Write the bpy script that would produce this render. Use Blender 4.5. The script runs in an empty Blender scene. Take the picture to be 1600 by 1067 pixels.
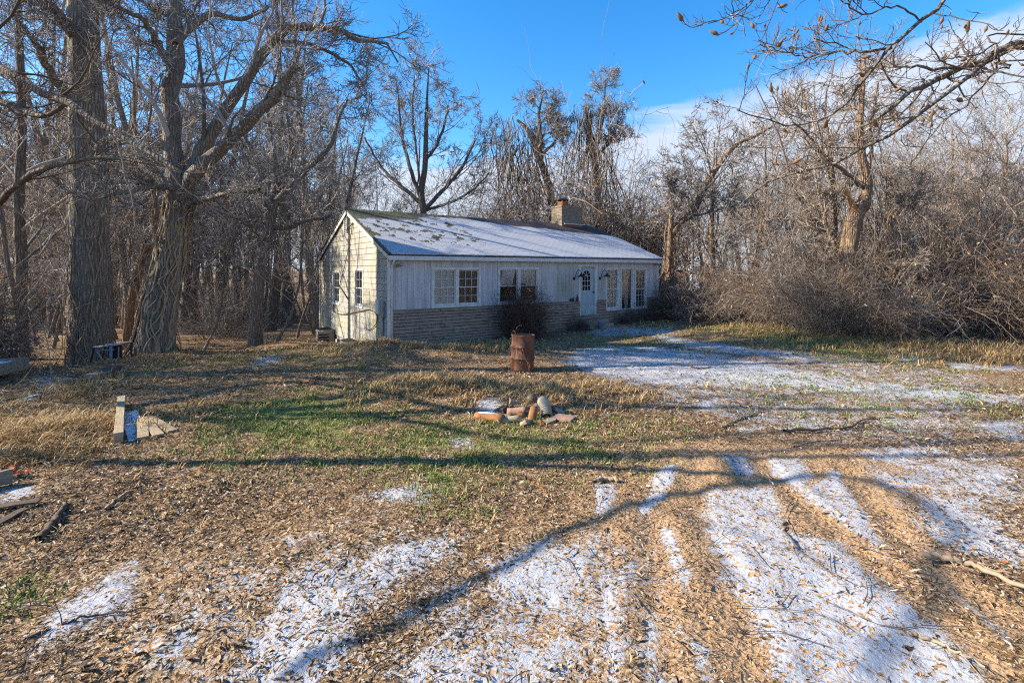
import bpy, math, random
import numpy as np
from mathutils import Vector, Matrix
sc = bpy.context.scene
COL = sc.collection
R = math.radians
rng = np.random.default_rng(7)
random.seed(7)

# ------------------------------------------------------------------ camera, sky, sun, exposure
F, HY, CAMZ = 755.0, 421.0, 2.5            # focal length and horizon of the photograph in its own pixels, eye height in metres
cam_d = bpy.data.cameras.new("camera"); cam = bpy.data.objects.new("camera", cam_d); COL.objects.link(cam)
cam.location = (0, 0, CAMZ); cam.rotation_euler = (R(90), 0, 0)
cam_d.sensor_width = 36; cam_d.lens = F / 1600 * 36; cam_d.shift_y = -(533.5 - HY) / 1600
cam_d.clip_start = 0.05; cam_d.clip_end = 3000
sc.camera = cam

SUN_EL = R(30)
SUN_H = np.array([-1.0, -0.01]); SUN_H /= np.linalg.norm(SUN_H)
SUN = np.array([SUN_H[0] * math.cos(SUN_EL), SUN_H[1] * math.cos(SUN_EL), math.sin(SUN_EL)])
sun_d = bpy.data.lights.new("sun", 'SUN'); sun_d.energy = 4.8; sun_d.angle = R(0.5); sun_d.color = (1.0, 0.885, 0.72)
sun = bpy.data.objects.new("sun", sun_d); COL.objects.link(sun)
sun.rotation_euler = Vector(SUN).to_track_quat('Z', 'Y').to_euler(); sun.location = (-30, -6, 25)

world = bpy.data.worlds.new("World"); sc.world = world; world.use_nodes = True
def L(nt, a, b): nt.links.new(a, b)
def N(nt, t, **kw):
    n = nt.nodes.new(t)
    for k, v in kw.items(): setattr(n, k, v)
    return n
def mathn(nt, op, a, b=None, clamp=False):
    n = N(nt, 'ShaderNodeMath', operation=op, use_clamp=clamp)
    for i, v in enumerate((a, b)):
        if v is None: continue
        if isinstance(v, (int, float)): n.inputs[i].default_value = v
        else: L(nt, v, n.inputs[i])
    return n.outputs[0]
def ramp(nt, fac, stops, interp='LINEAR'):
    n = N(nt, 'ShaderNodeValToRGB'); n.color_ramp.interpolation = interp
    e = n.color_ramp.elements
    while len(e) < len(stops): e.new(0.5)
    for el, (p, c) in zip(e, stops):
        el.position = p; el.color = (*c, 1) if len(c) == 3 else c
    L(nt, fac, n.inputs[0]); return n.outputs[0]
def mixc(nt, fac, a, b, mode='MIX'):
    n = N(nt, 'ShaderNodeMix', data_type='RGBA', blend_type=mode)
    for k, v in ((0, fac), (6, a), (7, b)):
        if isinstance(v, (int, float)): n.inputs[k].default_value = v
        elif isinstance(v, tuple): n.inputs[k].default_value = (*v, 1) if len(v) == 3 else v
        else: L(nt, v, n.inputs[k])
    return n.outputs[2]
def sstep(nt, v, lo, hi):
    n = N(nt, 'ShaderNodeMapRange', interpolation_type='SMOOTHSTEP')
    L(nt, v, n.inputs[0]); n.inputs[1].default_value = lo; n.inputs[2].default_value = hi
    return n.outputs[0]
def noise(nt, vec, scale, detail=3, rough=0.55, dist=0.0):
    n = N(nt, 'ShaderNodeTexNoise'); n.inputs['Scale'].default_value = scale; n.inputs['Detail'].default_value = detail
    n.inputs['Roughness'].default_value = rough; n.inputs['Distortion'].default_value = dist
    if vec is not None: L(nt, vec, n.inputs['Vector'])
    return n.outputs[0]
def mapping(nt, vec, scale=(1, 1, 1), rot=(0, 0, 0)):
    n = N(nt, 'ShaderNodeMapping'); n.inputs['Scale'].default_value = scale; n.inputs['Rotation'].default_value = rot
    L(nt, vec, n.inputs[0]); return n.outputs[0]

nt = world.node_tree; nt.nodes.clear()
sky = N(nt, 'ShaderNodeTexSky', sky_type='NISHITA', sun_disc=False)
sky.sun_elevation = SUN_EL; sky.sun_rotation = math.atan2(SUN_H[0], SUN_H[1]); sky.ozone_density = 3.0; sky.air_density = 1.0; sky.dust_density = 0.4
hs = N(nt, 'ShaderNodeHueSaturation'); hs.inputs['Saturation'].default_value = 1.36; hs.inputs['Value'].default_value = 0.87
L(nt, sky.outputs[0], hs.inputs['Color'])
tc = N(nt, 'ShaderNodeTexCoord'); sep = N(nt, 'ShaderNodeSeparateXYZ'); L(nt, tc.outputs['Generated'], sep.inputs[0])
cn = noise(nt, mapping(nt, tc.outputs['Generated'], (2.2, 2.2, 9), (0, R(14), 0)), 2.2, 7, 0.6, 0.4)
bound = mathn(nt, 'ADD', mathn(nt, 'MULTIPLY', sep.outputs[0], 0.17), 0.235)
cm = mathn(nt, 'ADD', mathn(nt, 'SUBTRACT', bound, sep.outputs[2]), mathn(nt, 'MULTIPLY', mathn(nt, 'SUBTRACT', cn, 0.45), 0.13))
cmask = mathn(nt, 'MULTIPLY', sstep(nt, cm, -0.012, 0.035), 0.95)
ccol = mixc(nt, cn, (1.8, 2.15, 2.75), (2.6, 2.8, 3.15))
bg = N(nt, 'ShaderNodeBackground'); bg.inputs[1].default_value = 0.145
L(nt, mixc(nt, cmask, hs.outputs[0], ccol), bg.inputs[0])
wo = N(nt, 'ShaderNodeOutputWorld'); L(nt, bg.outputs[0], wo.inputs[0])
sc.view_settings.view_transform = 'Standard'; sc.view_settings.look = 'None'; sc.view_settings.gamma = 1
sc.view_settings.exposure = 1.28
sc.render.engine = 'CYCLES'
sc.cycles.use_denoising = False; sc.cycles.use_adaptive_sampling = False; sc.cycles.blur_glossy = 1.0; sc.cycles.pixel_filter_type = 'BLACKMAN_HARRIS'; sc.cycles.filter_width = 1.2; sc.cycles.sample_clamp_indirect = 6
sc.cycles.max_bounces = 6; sc.cycles.diffuse_bounces = 4;  sc.cycles.transparent_max_bounces = 12

# ------------------------------------------------------------------ numpy noise
def _hash(ix, iy, s):
    h = (ix.astype(np.int64) * 374761393 + iy.astype(np.int64) * 668265263 + s * 974634777) & 0x7fffffff
    h = ((h ^ (h >> 13)) * 1274126177) & 0x7fffffff
    return ((h ^ (h >> 16)) & 0xffff) / 65535.0
def vnoise(x, y, s=0):
    ix, iy = np.floor(x), np.floor(y); fx, fy = x - ix, y - iy
    fx = fx * fx * (3 - 2 * fx); fy = fy * fy * (3 - 2 * fy)
    a, b = _hash(ix, iy, s), _hash(ix + 1, iy, s); c, d = _hash(ix, iy + 1, s), _hash(ix + 1, iy + 1, s)
    return (a + (b - a) * fx) * (1 - fy) + (c + (d - c) * fx) * fy
def fbm(x, y, s=0, o=4):
    v, a, t = 0, 1.0, 0
    for i in range(o):
        v = v + a * vnoise(x * 2 ** i + 17.3 * i, y * 2 ** i - 9.1 * i, s + i); t += a; a *= 0.55
    return v / t
def S01(t): t = np.clip(t, 0, 1); return t * t * (3 - 2 * t)

# ------------------------------------------------------------------ terrain
HO = np.array([-3.87, 15.2]); HU = np.array([0.8237, 0.5671]); HV = np.array([-0.5671, 0.8237])   # house: front left corner, along the front, towards the back
def flat_at(px, py):
    Y = F * CAMZ / (py - HY); return np.array([(px - 800) / F * Y, Y])
def poly_sd(x, y, P):
    """signed distance to polygon (negative inside)"""
    P = np.asarray(P); d = np.full(x.shape, 1e9); ins = np.zeros(x.shape, bool)
    for (ax, ay), (bx, by) in zip(P, np.roll(P, -1, 0)):
        ex, ey = bx - ax, by - ay; wx, wy = x - ax, y - ay
        t = np.clip((wx * ex + wy * ey) / (ex * ex + ey * ey + 1e-12), 0, 1)
        d = np.minimum(d, np.hypot(wx - t * ex, wy - t * ey))
        c = ((ay > y) != (by > y)); xi = (bx - ax) * (y - ay) / np.where(abs(by - ay) < 1e-9, 1e-9, by - ay) + ax
        ins ^= c & (x < xi)
    return np.where(ins, -d, d)
def line_d(x, y, P):
    d = np.full(x.shape, 1e9)
    for (ax, ay), (bx, by) in zip(P[:-1], P[1:]):
        ex, ey = bx - ax, by - ay; wx, wy = x - ax, y - ay
        t = np.clip((wx * ex + wy * ey) / (ex * ex + ey * ey + 1e-12), 0, 1)
        d = np.minimum(d, np.hypot(wx - t * ex, wy - t * ey))
    return d
def W(pts): return [flat_at(*p) for p in pts]
SNOW = [  # (outline in photo pixels laid on the ground, softness in m, strength)
    ([(880, 566), (905, 545), (960, 541), (1050, 545), (1130, 556), (1200, 570), (1300, 590), (1440, 606), (1600, 618), (1600, 632), (1440, 622), (1300, 612), (1200, 604), (1080, 606), (990, 602), (940, 590)], .5, 1.0),
    ([(1000, 522), (1100, 535), (1240, 552), (1300, 560), (1270, 566), (1150, 556), (1040, 540)], .5, .72),
    ([(900, 515), (1060, 518), (1050, 528), (930, 530)], .4, .62),
    ([(1380, 555), (1460, 560), (1450, 566), (1390, 564)], .4, .75), ([(1480, 566), (1600, 572), (1600, 580), (1480, 576)], .4, .8),
    ([(1090, 625), (1130, 622), (1120, 645), (1080, 652)], .2, .8),
    ([(1215, 655), (1300, 648), (1310, 668), (1230, 672)], .3, .78), ([(1370, 655), (1450, 650), (1470, 664), (1400, 670)], .3, .78),
    ([(1510, 660), (1600, 652), (1600, 695), (1560, 680)], .3, .95),
    ([(1150, 668), (1195, 662), (1210, 672), (1160, 680)], .2, .65),
    ([(1100, 768), (1205, 762), (1225, 800), (1225, 830), (1320, 850), (1345, 885), (1400, 930), (1500, 1010), (1545, 1067), (1540, 1200), (1230, 1200), (1215, 1067), (1190, 980), (1130, 900), (1105, 830)], .16, 1.0),
    ([(1195, 716), (1245, 716), (1275, 745), (1250, 770), (1215, 745)], .12, 1.0), ([(1125, 715), (1168, 712), (1185, 750), (1150, 745)], .12, .95),
    ([(1290, 738), (1310, 735), (1340, 790), (1385, 850), (1388, 882), (1350, 845), (1290, 800), (1255, 775)], .1, 1.0),
    ([(1360, 740), (1430, 735), (1480, 745), (1420, 765), (1370, 760)], .2, .85), ([(1470, 735), (1560, 720), (1600, 735), (1600, 790), (1520, 770), (1470, 750)], .25, .88),
    ([(1430, 770), (1520, 780), (1600, 850), (1600, 890), (1500, 865), (1440, 830)], .25, .95),
    ([(1330, 705), (1430, 695), (1500, 700), (1440, 722), (1360, 722)], .25, .85),
    ([(1475, 915), (1490, 925), (1590, 1005), (1575, 1010)], .06, .9),
    ([(928, 755), (962, 755), (960, 800), (930, 805)], .07, .95), ([(930, 860), (962, 880), (970, 960), (985, 1200), (935, 1200), (935, 950)], .1, .85),
    ([(1030, 728), (1060, 728), (1040, 780), (1005, 806), (998, 798)], .07, 1.0), ([(1030, 820), (1050, 830), (1080, 900), (1078, 935), (1050, 890)], .07, 1.0),
    ([(1000, 960), (1030, 960), (1060, 1200), (1000, 1200)], .1, .75), ([(1080, 1000), (1110, 1010), (1130, 1200), (1100, 1200)], .08, .8),
    ([(770, 870), (860, 835), (950, 850), (930, 900), (920, 960), (860, 970), (760, 960), (750, 900)], .3, .84),
    ([(560, 875), (640, 835), (720, 830), (700, 870), (640, 910), (560, 960), (540, 920)], .25, .92),
    ([(370, 1000), (420, 930), (480, 880), (560, 860), (600, 900), (560, 960), (560, 1040), (480, 1100), (300, 1200), (360, 1067)], .3, .9),
    ([(230, 1040), (270, 960), (320, 940), (340, 960), (280, 1040), (240, 1067)], .2, .85),
    ([(40, 1010), (90, 950), (160, 900), (215, 870), (215, 930), (130, 985), (60, 1020)], .16, .95),
    ([(560, 770), (660, 745), (690, 775), (600, 800)], .3, .72), ([(700, 680), (745, 682), (735, 700), (700, 698)], .2, .75),
    ([(600, 1010), (760, 980), (930, 980), (930, 1200), (560, 1200)], .3, .72),
    ([(950, 535), (1250, 548), (1600, 590), (1600, 725), (1250, 690), (980, 640)], .8, .45), ([(1330, 700), (1600, 690), (1600, 900), (1440, 850)], .6, .60), ([(620, 900), (1000, 800), (1080, 900), (1120, 1200), (420, 1200)], .6, .50), ([(0, 1067), (60, 900), (330, 840), (620, 790), (700, 830), (520, 1200)], .7, .40),
    ([(0, 765), (60, 762), (55, 775), (0, 790)], .08, 1.0), ([(60, 585), (110, 588), (100, 610), (60, 625), (20, 635)], .3, .7),
    ([(395, 560), (440, 555), (435, 572), (390, 575)], .3, .75), ([(745, 625), (785, 625), (780, 650), (740, 645)], .2, .78),
    ([(330, 880), (380, 850), (400, 880), (340, 900)], .2, .6),
]
DIRT = [
    ([(880, 760), (1000, 680), (1300, 676), (1600, 720), (1600, 1200), (500, 1200), (620, 1000)], .8, .66), ([(0, 880), (300, 820), (600, 800), (700, 900), (520, 1200), (0, 1200)], .9, .55),
    ([(1066, 715), (1120, 705), (1110, 760), (1100, 770), (1108, 850), (1140, 920), (1200, 1000), (1225, 1200), (1130, 1200), (1090, 960), (1062, 820), (1050, 780)], .25, .95),
    ([(1165, 712), (1195, 710), (1250, 770), (1350, 850), (1400, 900), (1500, 980), (1600, 1060), (1600, 1100), (1520, 1040), (1350, 890), (1230, 800), (1190, 750)], .25, .95),
    ([(1300, 725), (1340, 735), (1400, 800), (1450, 860), (1600, 960), (1600, 1020), (1420, 900), (1360, 810)], .3, .95),
    ([(1000, 690), (1300, 690), (1500, 720), (1350, 740), (1000, 740)], .8, .6),
    ([(960, 780), (1030, 780), (1040, 900), (1060, 1200), (980, 1200)], .3, .7),
    ([(200, 900), (290, 860), (340, 880), (280, 950), (210, 940)], .4, .75), ([(480, 930), (600, 880), (640, 960), (520, 1030)], .6, .5),
    ([(600, 1040), (900, 1000), (900, 1200), (600, 1200)], .6, .45), ([(420, 820), (760, 790), (740, 860), (460, 880)], 1.0, .4),
]
GRASS = [
    ([(320, 640), (420, 615), (560, 612), (600, 640), (560, 690), (430, 705), (340, 680)], 1.2, .95),
    ([(560, 640), (800, 660), (1000, 670), (960, 720), (740, 730), (640, 720), (560, 700)], .9, .72), ([(650, 730), (740, 740), (730, 790), (680, 780)], .4, .85),
    ([(1050, 512), (1180, 512), (1320, 522), (1440, 570), (1300, 560), (1150, 530)], 1.5, .8), ([(920, 530), (1060, 528), (1100, 560), (960, 545)], 1.0, .45),
    ([(20, 925), (60, 925), (55, 945), (25, 945)], .2, .7), ([(1200, 590), (1500, 600), (1600, 640), (1200, 640)], 1.5, .4), ([(300, 545), (560, 550), (560, 575), (320, 570)], 1.5, .45),
]
RUTS = [W([(1085, 715), (1090, 800), (1150, 930), (1190, 1067)]), W([(1180, 712), (1240, 775), (1360, 880), (1560, 1040)]), W([(1320, 728), (1390, 820), (1480, 900), (1600, 1000)]), W([(1010, 700), (1015, 800), (1020, 900), (1030, 1067)])]
SNOWW = [(W(p), s, min(1.1, k + .09)) for p, s, k in SNOW]; DIRTW = [(W(p), s, k) for p, s, k in DIRT]; GRASSW = [(W(p), s, k) for p, s, k in GRASS]
def mask(x, y, polys):
    m = np.zeros(x.shape)
    for P, s, k in polys:
        P = np.asarray(P); lo, hi = P.min(0) - 2 * s, P.max(0) + 2 * s
        q = (x > lo[0]) & (x < hi[0]) & (y > lo[1]) & (y < hi[1])
        if q.any():
            m[q] = np.maximum(m[q], k * np.clip(0.5 - poly_sd(x[q], y[q], P) / (2 * s), 0, 1))
    return m
MOUNDS = [((590, 556), 1.2, .42), ((700, 556), .8, .18), ((480, 548), 1.0, .15), ((700, 612), 1.0, .14), ((640, 606), .8, .12), ((900, 622), .9, .14), ((1340, 528), 2.2, .3), ((70, 690), .7, .12), ((250, 545), 1.6, .25), ((455, 520), 1.4, .35)]
MOUNDW = [(flat_at(*p), r, h) for p, r, h in MOUNDS]
def ground_h(x, y, fine=True):
    x = np.asarray(x, float); y = np.asarray(y, float)
    u = (x - HO[0]) * HU[0] + (y - HO[1]) * HU[1]; v = (x - HO[0]) * HV[0] + (y - HO[1]) * HV[1]
    left = 1 - S01((u - 2) / 12)
    z = -(0.95 * S01((v - 0.3) / 9.5) + 1.3 * S01((v - 8) / 40)) * left
    z = z + 0.25 * S01((u - 3) / 10) * np.exp(-(v / 5) ** 2)
    z = z + 0.0
    for (mx, my), r, h in MOUNDW: z = z + h * np.exp(-((x - mx) ** 2 + (y - my) ** 2) / (r * r))
    z = z + 0.10 * (fbm(x * .35, y * .35, 3, 3) - .5)
    if fine:
        near = np.exp(-np.maximum(y - 3, 0) / 14)
        z = z + 0.05 * (fbm(x * 2.2, y * 2.2, 11, 3) - .5) + near * 0.035 * (fbm(x * 8, y * 8, 21, 3) - .5)
        for rt in RUTS:
            d = line_d(x, y, rt); z = z - 0.022 * np.exp(-(d / .13) ** 2) + 0.009 * np.exp(-((d - .22) / .08) ** 2)
    return z
def G(px, py):
    """where the eye ray of a photo pixel meets the ground"""
    t = (HY - py) / F; Y = 2.0; step = .05
    while Y < 120:
        if CAMZ + t * Y <= float(ground_h((px - 800) / F * Y, Y, False)): break
        Y += step
    X = (px - 800) / F * Y
    return np.array([X, Y, float(ground_h(X, Y, False))])
def PD(px, py, d): return np.array([(px - 800) / F * d, d, CAMZ + (HY - py) / F * d])
def GZ(x, y): return float(ground_h(x, y, False))

# ------------------------------------------------------------------ mesh helpers
def mesh_from(name, V, F4, mat, smooth=False, attrs=None):
    V = np.asarray(V, np.float32); me = bpy.data.meshes.new(name)
    F4 = [np.asarray(f, np.int32) for f in (F4 if isinstance(F4, list) else [F4]) if len(f)]
    me.vertices.add(len(V)); me.vertices.foreach_set('co', V.ravel())
    loops = np.concatenate([f.ravel() for f in F4]); tot = np.concatenate([np.full(len(f), f.shape[1], np.int32) for f in F4])
    st = np.concatenate([[0], np.cumsum(tot)[:-1]]).astype(np.int32)
    me.loops.add(len(loops)); me.loops.foreach_set('vertex_index', loops)
    me.polygons.add(len(tot)); me.polygons.foreach_set('loop_start', st)
    me.update(calc_edges=True)
    me.polygons.foreach_set('use_smooth', np.full(len(tot), bool(smooth)))
    for k, a in (attrs or {}).items():
        at = me.attributes.new(k, 'FLOAT', 'POINT'); at.data.foreach_set('value', np.asarray(a, np.float32))
    if mat: me.materials.append(mat)
    return me
def link(name, me, parent=None, loc=None):
    o = bpy.data.objects.new(name, me); COL.objects.link(o)
    if parent is not None: o.parent = parent
    if loc is not None: o.location = tuple(loc)
    return o
def tag(o, label=None, cat=None, group=None, kind=None):
    if label: o['label'] = label
    if cat: o['category'] = cat
    if group: o['group'] = group
    if kind: o['kind'] = kind
    return o
def empty(name, loc, rz=0):
    o = bpy.data.objects.new(name, None); COL.objects.link(o); o.location = tuple(loc); o.rotation_euler = (0, 0, rz); o.empty_display_size = .2
    return o
class MB:
    def __init__(s): s.V = []; s.F = {}; s.n = 0; s.A = []
    def add(s, V, Fs, a=0.0):
        V = np.asarray(V, float).reshape(-1, 3)
        for f in (Fs if isinstance(Fs, list) else [Fs]):
            f = np.asarray(f, int)
            if len(f): s.F.setdefault(f.shape[1], []).append(f + s.n)
        s.V.append(V); s.n += len(V); s.A.append(np.full(len(V), a) if np.isscalar(a) else np.asarray(a))
        return s
    def box(s, c, d, rot=None, a=0.0):
        c = np.asarray(c, float); d = np.asarray(d, float) / 2
        V = np.array([[x, y, z] for x in (-1, 1) for y in (-1, 1) for z in (-1, 1)]) * d
        if rot is not None: V = V @ np.asarray(rot).T
        return s.add(V + c, np.array([[0, 1, 3, 2], [4, 6, 7, 5], [0, 4, 5, 1], [2, 3, 7, 6], [0, 2, 6, 4], [1, 5, 7, 3]]), a)
    def b2(s, x0, x1, y0, y1, z0, z1, a=0.0): return s.box(((x0 + x1) / 2, (y0 + y1) / 2, (z0 + z1) / 2), (abs(x1 - x0), abs(y1 - y0), abs(z1 - z0)), None, a)
    def tube(s, P, r, sides=8, cap=True, a=0.0):
        P = np.asarray(P, float); r = np.broadcast_to(np.asarray(r, float), (len(P),))
        V, Fq = tubes(P[None], r[None], sides); s.add(V, Fq, a)
        if cap:
            b = s.n - len(V); s.F.setdefault(sides, []).append(np.array([list(range(b + sides - 1, b - 1, -1)), list(range(b + (len(P) - 1) * sides, b + len(P) * sides))]))
        return s
    def lathe(s, prof, c=(0, 0, 0), n=24, a=0.0, rot=None):
        prof = np.asarray(prof, float); th = np.arange(n) * 2 * math.pi / n
        V = np.stack([prof[:, None, 0] * np.cos(th), prof[:, None, 0] * np.sin(th), np.broadcast_to(prof[:, None, 1], (len(prof), n))], -1).reshape(-1, 3)
        if rot is not None: V = V @ np.asarray(rot).T
        i, j = np.meshgrid(np.arange(len(prof) - 1), np.arange(n), indexing='ij'); j2 = (j + 1) % n
        return s.add(V + np.asarray(c), np.stack([i * n + j, i * n + j2, (i + 1) * n + j2, (i + 1) * n + j], -1).reshape(-1, 4), a)
    def mesh(s, name, mat, smooth=False, attr=None):
        return mesh_from(name, np.concatenate(s.V), [np.concatenate(v) for v in s.F.values()], mat, smooth, {attr: np.concatenate(s.A)} if attr else None)
    def build(s, name, mat, parent=None, loc=None, smooth=False, bevel=0, attr=None):
        o = link(name, s.mesh(name, mat, smooth, attr), parent, loc)
        if bevel:
            m = o.modifiers.new('bevel', 'BEVEL'); m.width = bevel; m.segments = 2; m.limit_method = 'ANGLE'
        return o
def unit(v): return v / np.maximum(np.linalg.norm(v, axis=-1, keepdims=True), 1e-9)
def tubes(P, r, sides, rough=0.0, ovl=None):
    """P (N,n,3), r (N,n) -> verts, quads of N tubes"""
    Nn, n = P.shape[:2]
    T = np.empty_like(P); T[:, 1:-1] = P[:, 2:] - P[:, :-2]; T[:, 0] = P[:, 1] - P[:, 0]; T[:, -1] = P[:, -1] - P[:, -2]; T = unit(T)
    m = unit(P[:, -1] - P[:, 0]); ref = np.where(np.abs(m[:, :1]) < .75, np.array([[1., 0, 0]]), np.array([[0, 1., 0]]))
    ref = unit(np.cross(m, ref))[:, None, :]
    A = unit(ref - T * (T * ref).sum(-1, keepdims=True)); B = np.cross(T, A)
    th = np.arange(sides) * 2 * math.pi / sides
    rr = r[:, :, None] * np.ones(sides)
    if rough: rr = rr * (1 + rough * rng.standard_normal(rr.shape))
    if ovl is not None: rr = rr * ovl
    V = P[:, :, None, :] + rr[..., None] * (np.cos(th)[:, None] * A[:, :, None, :] + np.sin(th)[:, None] * B[:, :, None, :])
    k = np.arange(Nn)[:, None, None] * n * sides; i = np.arange(n - 1)[None, :, None] * sides; j = np.arange(sides)[None, None, :]; j2 = (j + 1) % sides
    Fq = np.stack([k + i + j, k + i + j2, k + i + sides + j2, k + i + sides + j], -1).reshape(-1, 4)
    return V.reshape(-1, 3), Fq

# ------------------------------------------------------------------ materials
def new_mat(name):
    m = bpy.data.materials.new(name); m.use_nodes = True; nt = m.node_tree; b = nt.nodes['Principled BSDF']
    return m, nt, b
def set_bump(nt, b, h, strength, dist=0.02):
    n = N(nt, 'ShaderNodeBump'); n.inputs['Strength'].default_value = strength; n.inputs['Distance'].default_value = dist
    L(nt, h, n.inputs['Height']); L(nt, n.outputs[0], b.inputs['Normal'])
def mat(name, c1, c2=None, scale=6, stretch=(1, 1, 1), rough=.8, bump=.3, metal=0, detail=5, lo=.3, hi=.7, spec=.3, dist=.01):
    m, nt, b = new_mat(name); tc = N(nt, 'ShaderNodeTexCoord')
    v = mapping(nt, tc.outputs['Object'], stretch); n = noise(nt, v, scale, detail, .65)
    c2 = c2 or tuple(x * .55 for x in c1)
    L(nt, ramp(nt, n, [(lo, c2), (hi, c1)]), b.inputs['Base Color'])
    b.inputs['Roughness'].default_value = rough; b.inputs['Metallic'].default_value = metal; b.inputs['Specular IOR Level'].default_value = spec
    if bump: set_bump(nt, b, n, bump, dist)
    return m
M = {}
M['white_board'] = mat('painted_board', (.60, .60, .58), (.42, .43, .41), 2.2, (1, 1, .35), .65, .15, lo=.25, hi=.62)
M['trim'] = mat('white_trim', (.66, .66, .63), (.45, .45, .42), 5, rough=.6, bump=.15)
M['groove'] = mat('gap_backing', (.26, .26, .26), (.16, .16, .16), 5)  # dark backing tone in the gaps, painted in to strengthen the course shadow lines
M['stone'] = mat('ledge_stone', (.36, .285, .225), (.17, .135, .11), 3.5, (1, 1, 3), .9, .5)
M['mortar'] = mat('dark_mortar', (.035, .033, .032), (.02, .02, .02), 10)
M['concrete'] = mat('foundation_concrete', (.42, .38, .31), (.26, .22, .17), 3, rough=.95, bump=.3)
M['door'] = mat('door_paint', (.36, .46, .49), (.28, .37, .40), 3, rough=.45, bump=.05)
M['black_metal'] = mat('black_metal', (.02, .02, .02), (.01, .01, .01), 10, rough=.45, bump=.05)
M['grey_metal'] = mat('grey_metal', (.30, .31, .31), (.2, .2, .2), 8, rough=.5, bump=.05, metal=.3)
M['brick'] = mat('chimney_brick', (.36, .29, .21), (.14, .11, .085), 5, (1, 1, 3), .9, .4)
M['terracotta'] = mat('terracotta', (.38, .165, .06), (.15, .07, .035), 9, rough=.9, bump=.5)
M['curtain'] = mat('curtain_cloth', (.52, .51, .50), (.40, .39, .38), 3, (1, 1, .3), .9, 0)
M['dark_curtain'] = mat('dark_curtain_cloth', (.10, .08, .07), (.03, .025, .025), 4, (3, 3, .8), .9, .3)
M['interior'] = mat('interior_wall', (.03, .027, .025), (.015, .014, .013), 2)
M['wood'] = mat('weathered_board', (.44, .35, .22), (.22, .165, .105), 4, (1.2, 14, 14), .8, .3)
M['grey_wood'] = mat('grey_board', (.28, .26, .21), (.12, .11, .09), 5, (2, 10, 10), .85, .3)
M['snowy_wood'] = mat('frosted_board', (.72, .74, .80), (.16, .13, .10), 9, (1, 3, 1), .8, .3, lo=.36, hi=.46)
M['dark_wood'] = mat('dark_log', (.13, .095, .07), (.05, .035, .025), 9, (2, 8, 8), .9, .5)
M['pale_branch'] = mat('pale_branch', (.40, .31, .20), (.2, .15, .1), 9, rough=.9, bump=.4)
M['twig_brown'] = mat('twig_brown', (.17, .13, .10), (.08, .06, .05), 9, rough=.9, bump=0)
M['bush_twig'] = mat('bush_twig', (.085, .065, .058), (.04, .03, .028), 9, rough=.9, bump=0)
M['bramble'] = mat('bramble_stem', (.38, .265, .175), (.13, .085, .058), 1.6, rough=.9, bump=0)
M['straw'] = mat('straw', (.56, .41, .20), (.33, .21, .10), 3, rough=.85, bump=0)
M['frost'] = mat('frosted_snow', (.82, .83, .86), (.7, .72, .76), 6, rough=.7, bump=.3)
M['pink_slab'] = mat('pink_slab', (.38, .23, .165), (.22, .135, .10), 6)
M['hose'] = mat('corrugated_hose', (.38, .36, .29), (.25, .23, .18), 8, rough=.6)
M['green_plastic'] = mat('green_plastic', (.05, .09, .07), (.16, .09, .04), 6, rough=.5)
M['blue_plastic'] = mat('blue_grey_plastic', (.20, .27, .42), (.12, .17, .3), 6, rough=.45)
M['pod'] = mat('seed_pod', (.27, .165, .085), (.12, .07, .04), 30, rough=.85)
M['pale_wall'] = mat('pale_blue_wall', (.55, .62, .75), (.45, .5, .62), 1)
M['broken_wood'] = mat('broken_heartwood', (.55, .27, .08), (.25, .11, .04), 4, (8, 8, 1), .85, .5)
M['red_leaf'] = mat('red_leaf', (.45, .09, .02), (.25, .05, .02), 12)
M['cable'] = mat('cable', (.05, .045, .04), (.02, .02, .02), 9)

def make_bark(name, light, dark, zs=.35):
    m, nt, b = new_mat(name); tc = N(nt, 'ShaderNodeTexCoord')
    v = mapping(nt, tc.outputs['Object'], (1, 1, zs))
    a = noise(nt, v, 9, 6, .7, .6); big = noise(nt, tc.outputs['Object'], .7, 3)
    w = N(nt, 'ShaderNodeTexVoronoi', feature='DISTANCE_TO_EDGE'); w.inputs['Scale'].default_value = 13
    wv = N(nt, 'ShaderNodeTexNoise'); wv.inputs['Scale'].default_value = 5; wv.inputs['Detail'].default_value = 5; L(nt, tc.outputs['Object'], wv.inputs[0])
    vm = N(nt, 'ShaderNodeVectorMath', operation='MULTIPLY_ADD'); L(nt, wv.outputs['Color'], vm.inputs[0]); vm.inputs[1].default_value = (.06, .06, .35); L(nt, tc.outputs['Object'], vm.inputs[2])
    L(nt, mapping(nt, vm.outputs[0], (1, 1, .17)), w.inputs[0])
    ridge = mathn(nt, 'POWER', sstep(nt, w.outputs[0], -.05, .5), .7)
    h = mathn(nt, 'ADD', mathn(nt, 'MULTIPLY', ridge, .8), mathn(nt, 'MULTIPLY', mathn(nt, 'SUBTRACT', a, .25), .75))
    c = mixc(nt, mathn(nt, 'MULTIPLY', h, .85), dark, light)
    c = mixc(nt, mathn(nt, 'MULTIPLY', sstep(nt, big, .45, .75), .35), c, (light[0] * .8, light[1] * .95, light[2] * .75))
    L(nt, c, b.inputs['Base Color']); b.inputs['Roughness'].default_value = .95; b.inputs['Specular IOR Level'].default_value = .1
    set_bump(nt, b, h, 1.0, .09)
    return m
M['bark'] = make_bark('grey_bark', (.45, .40, .34), (.11, .09, .072))
M['bark_dark'] = make_bark('dark_bark', (.33, .285, .245), (.075, .06, .05))
M['bark_tan'] = make_bark('tan_bark', (.46, .32, .21), (.16, .10, .065), .6)
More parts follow.
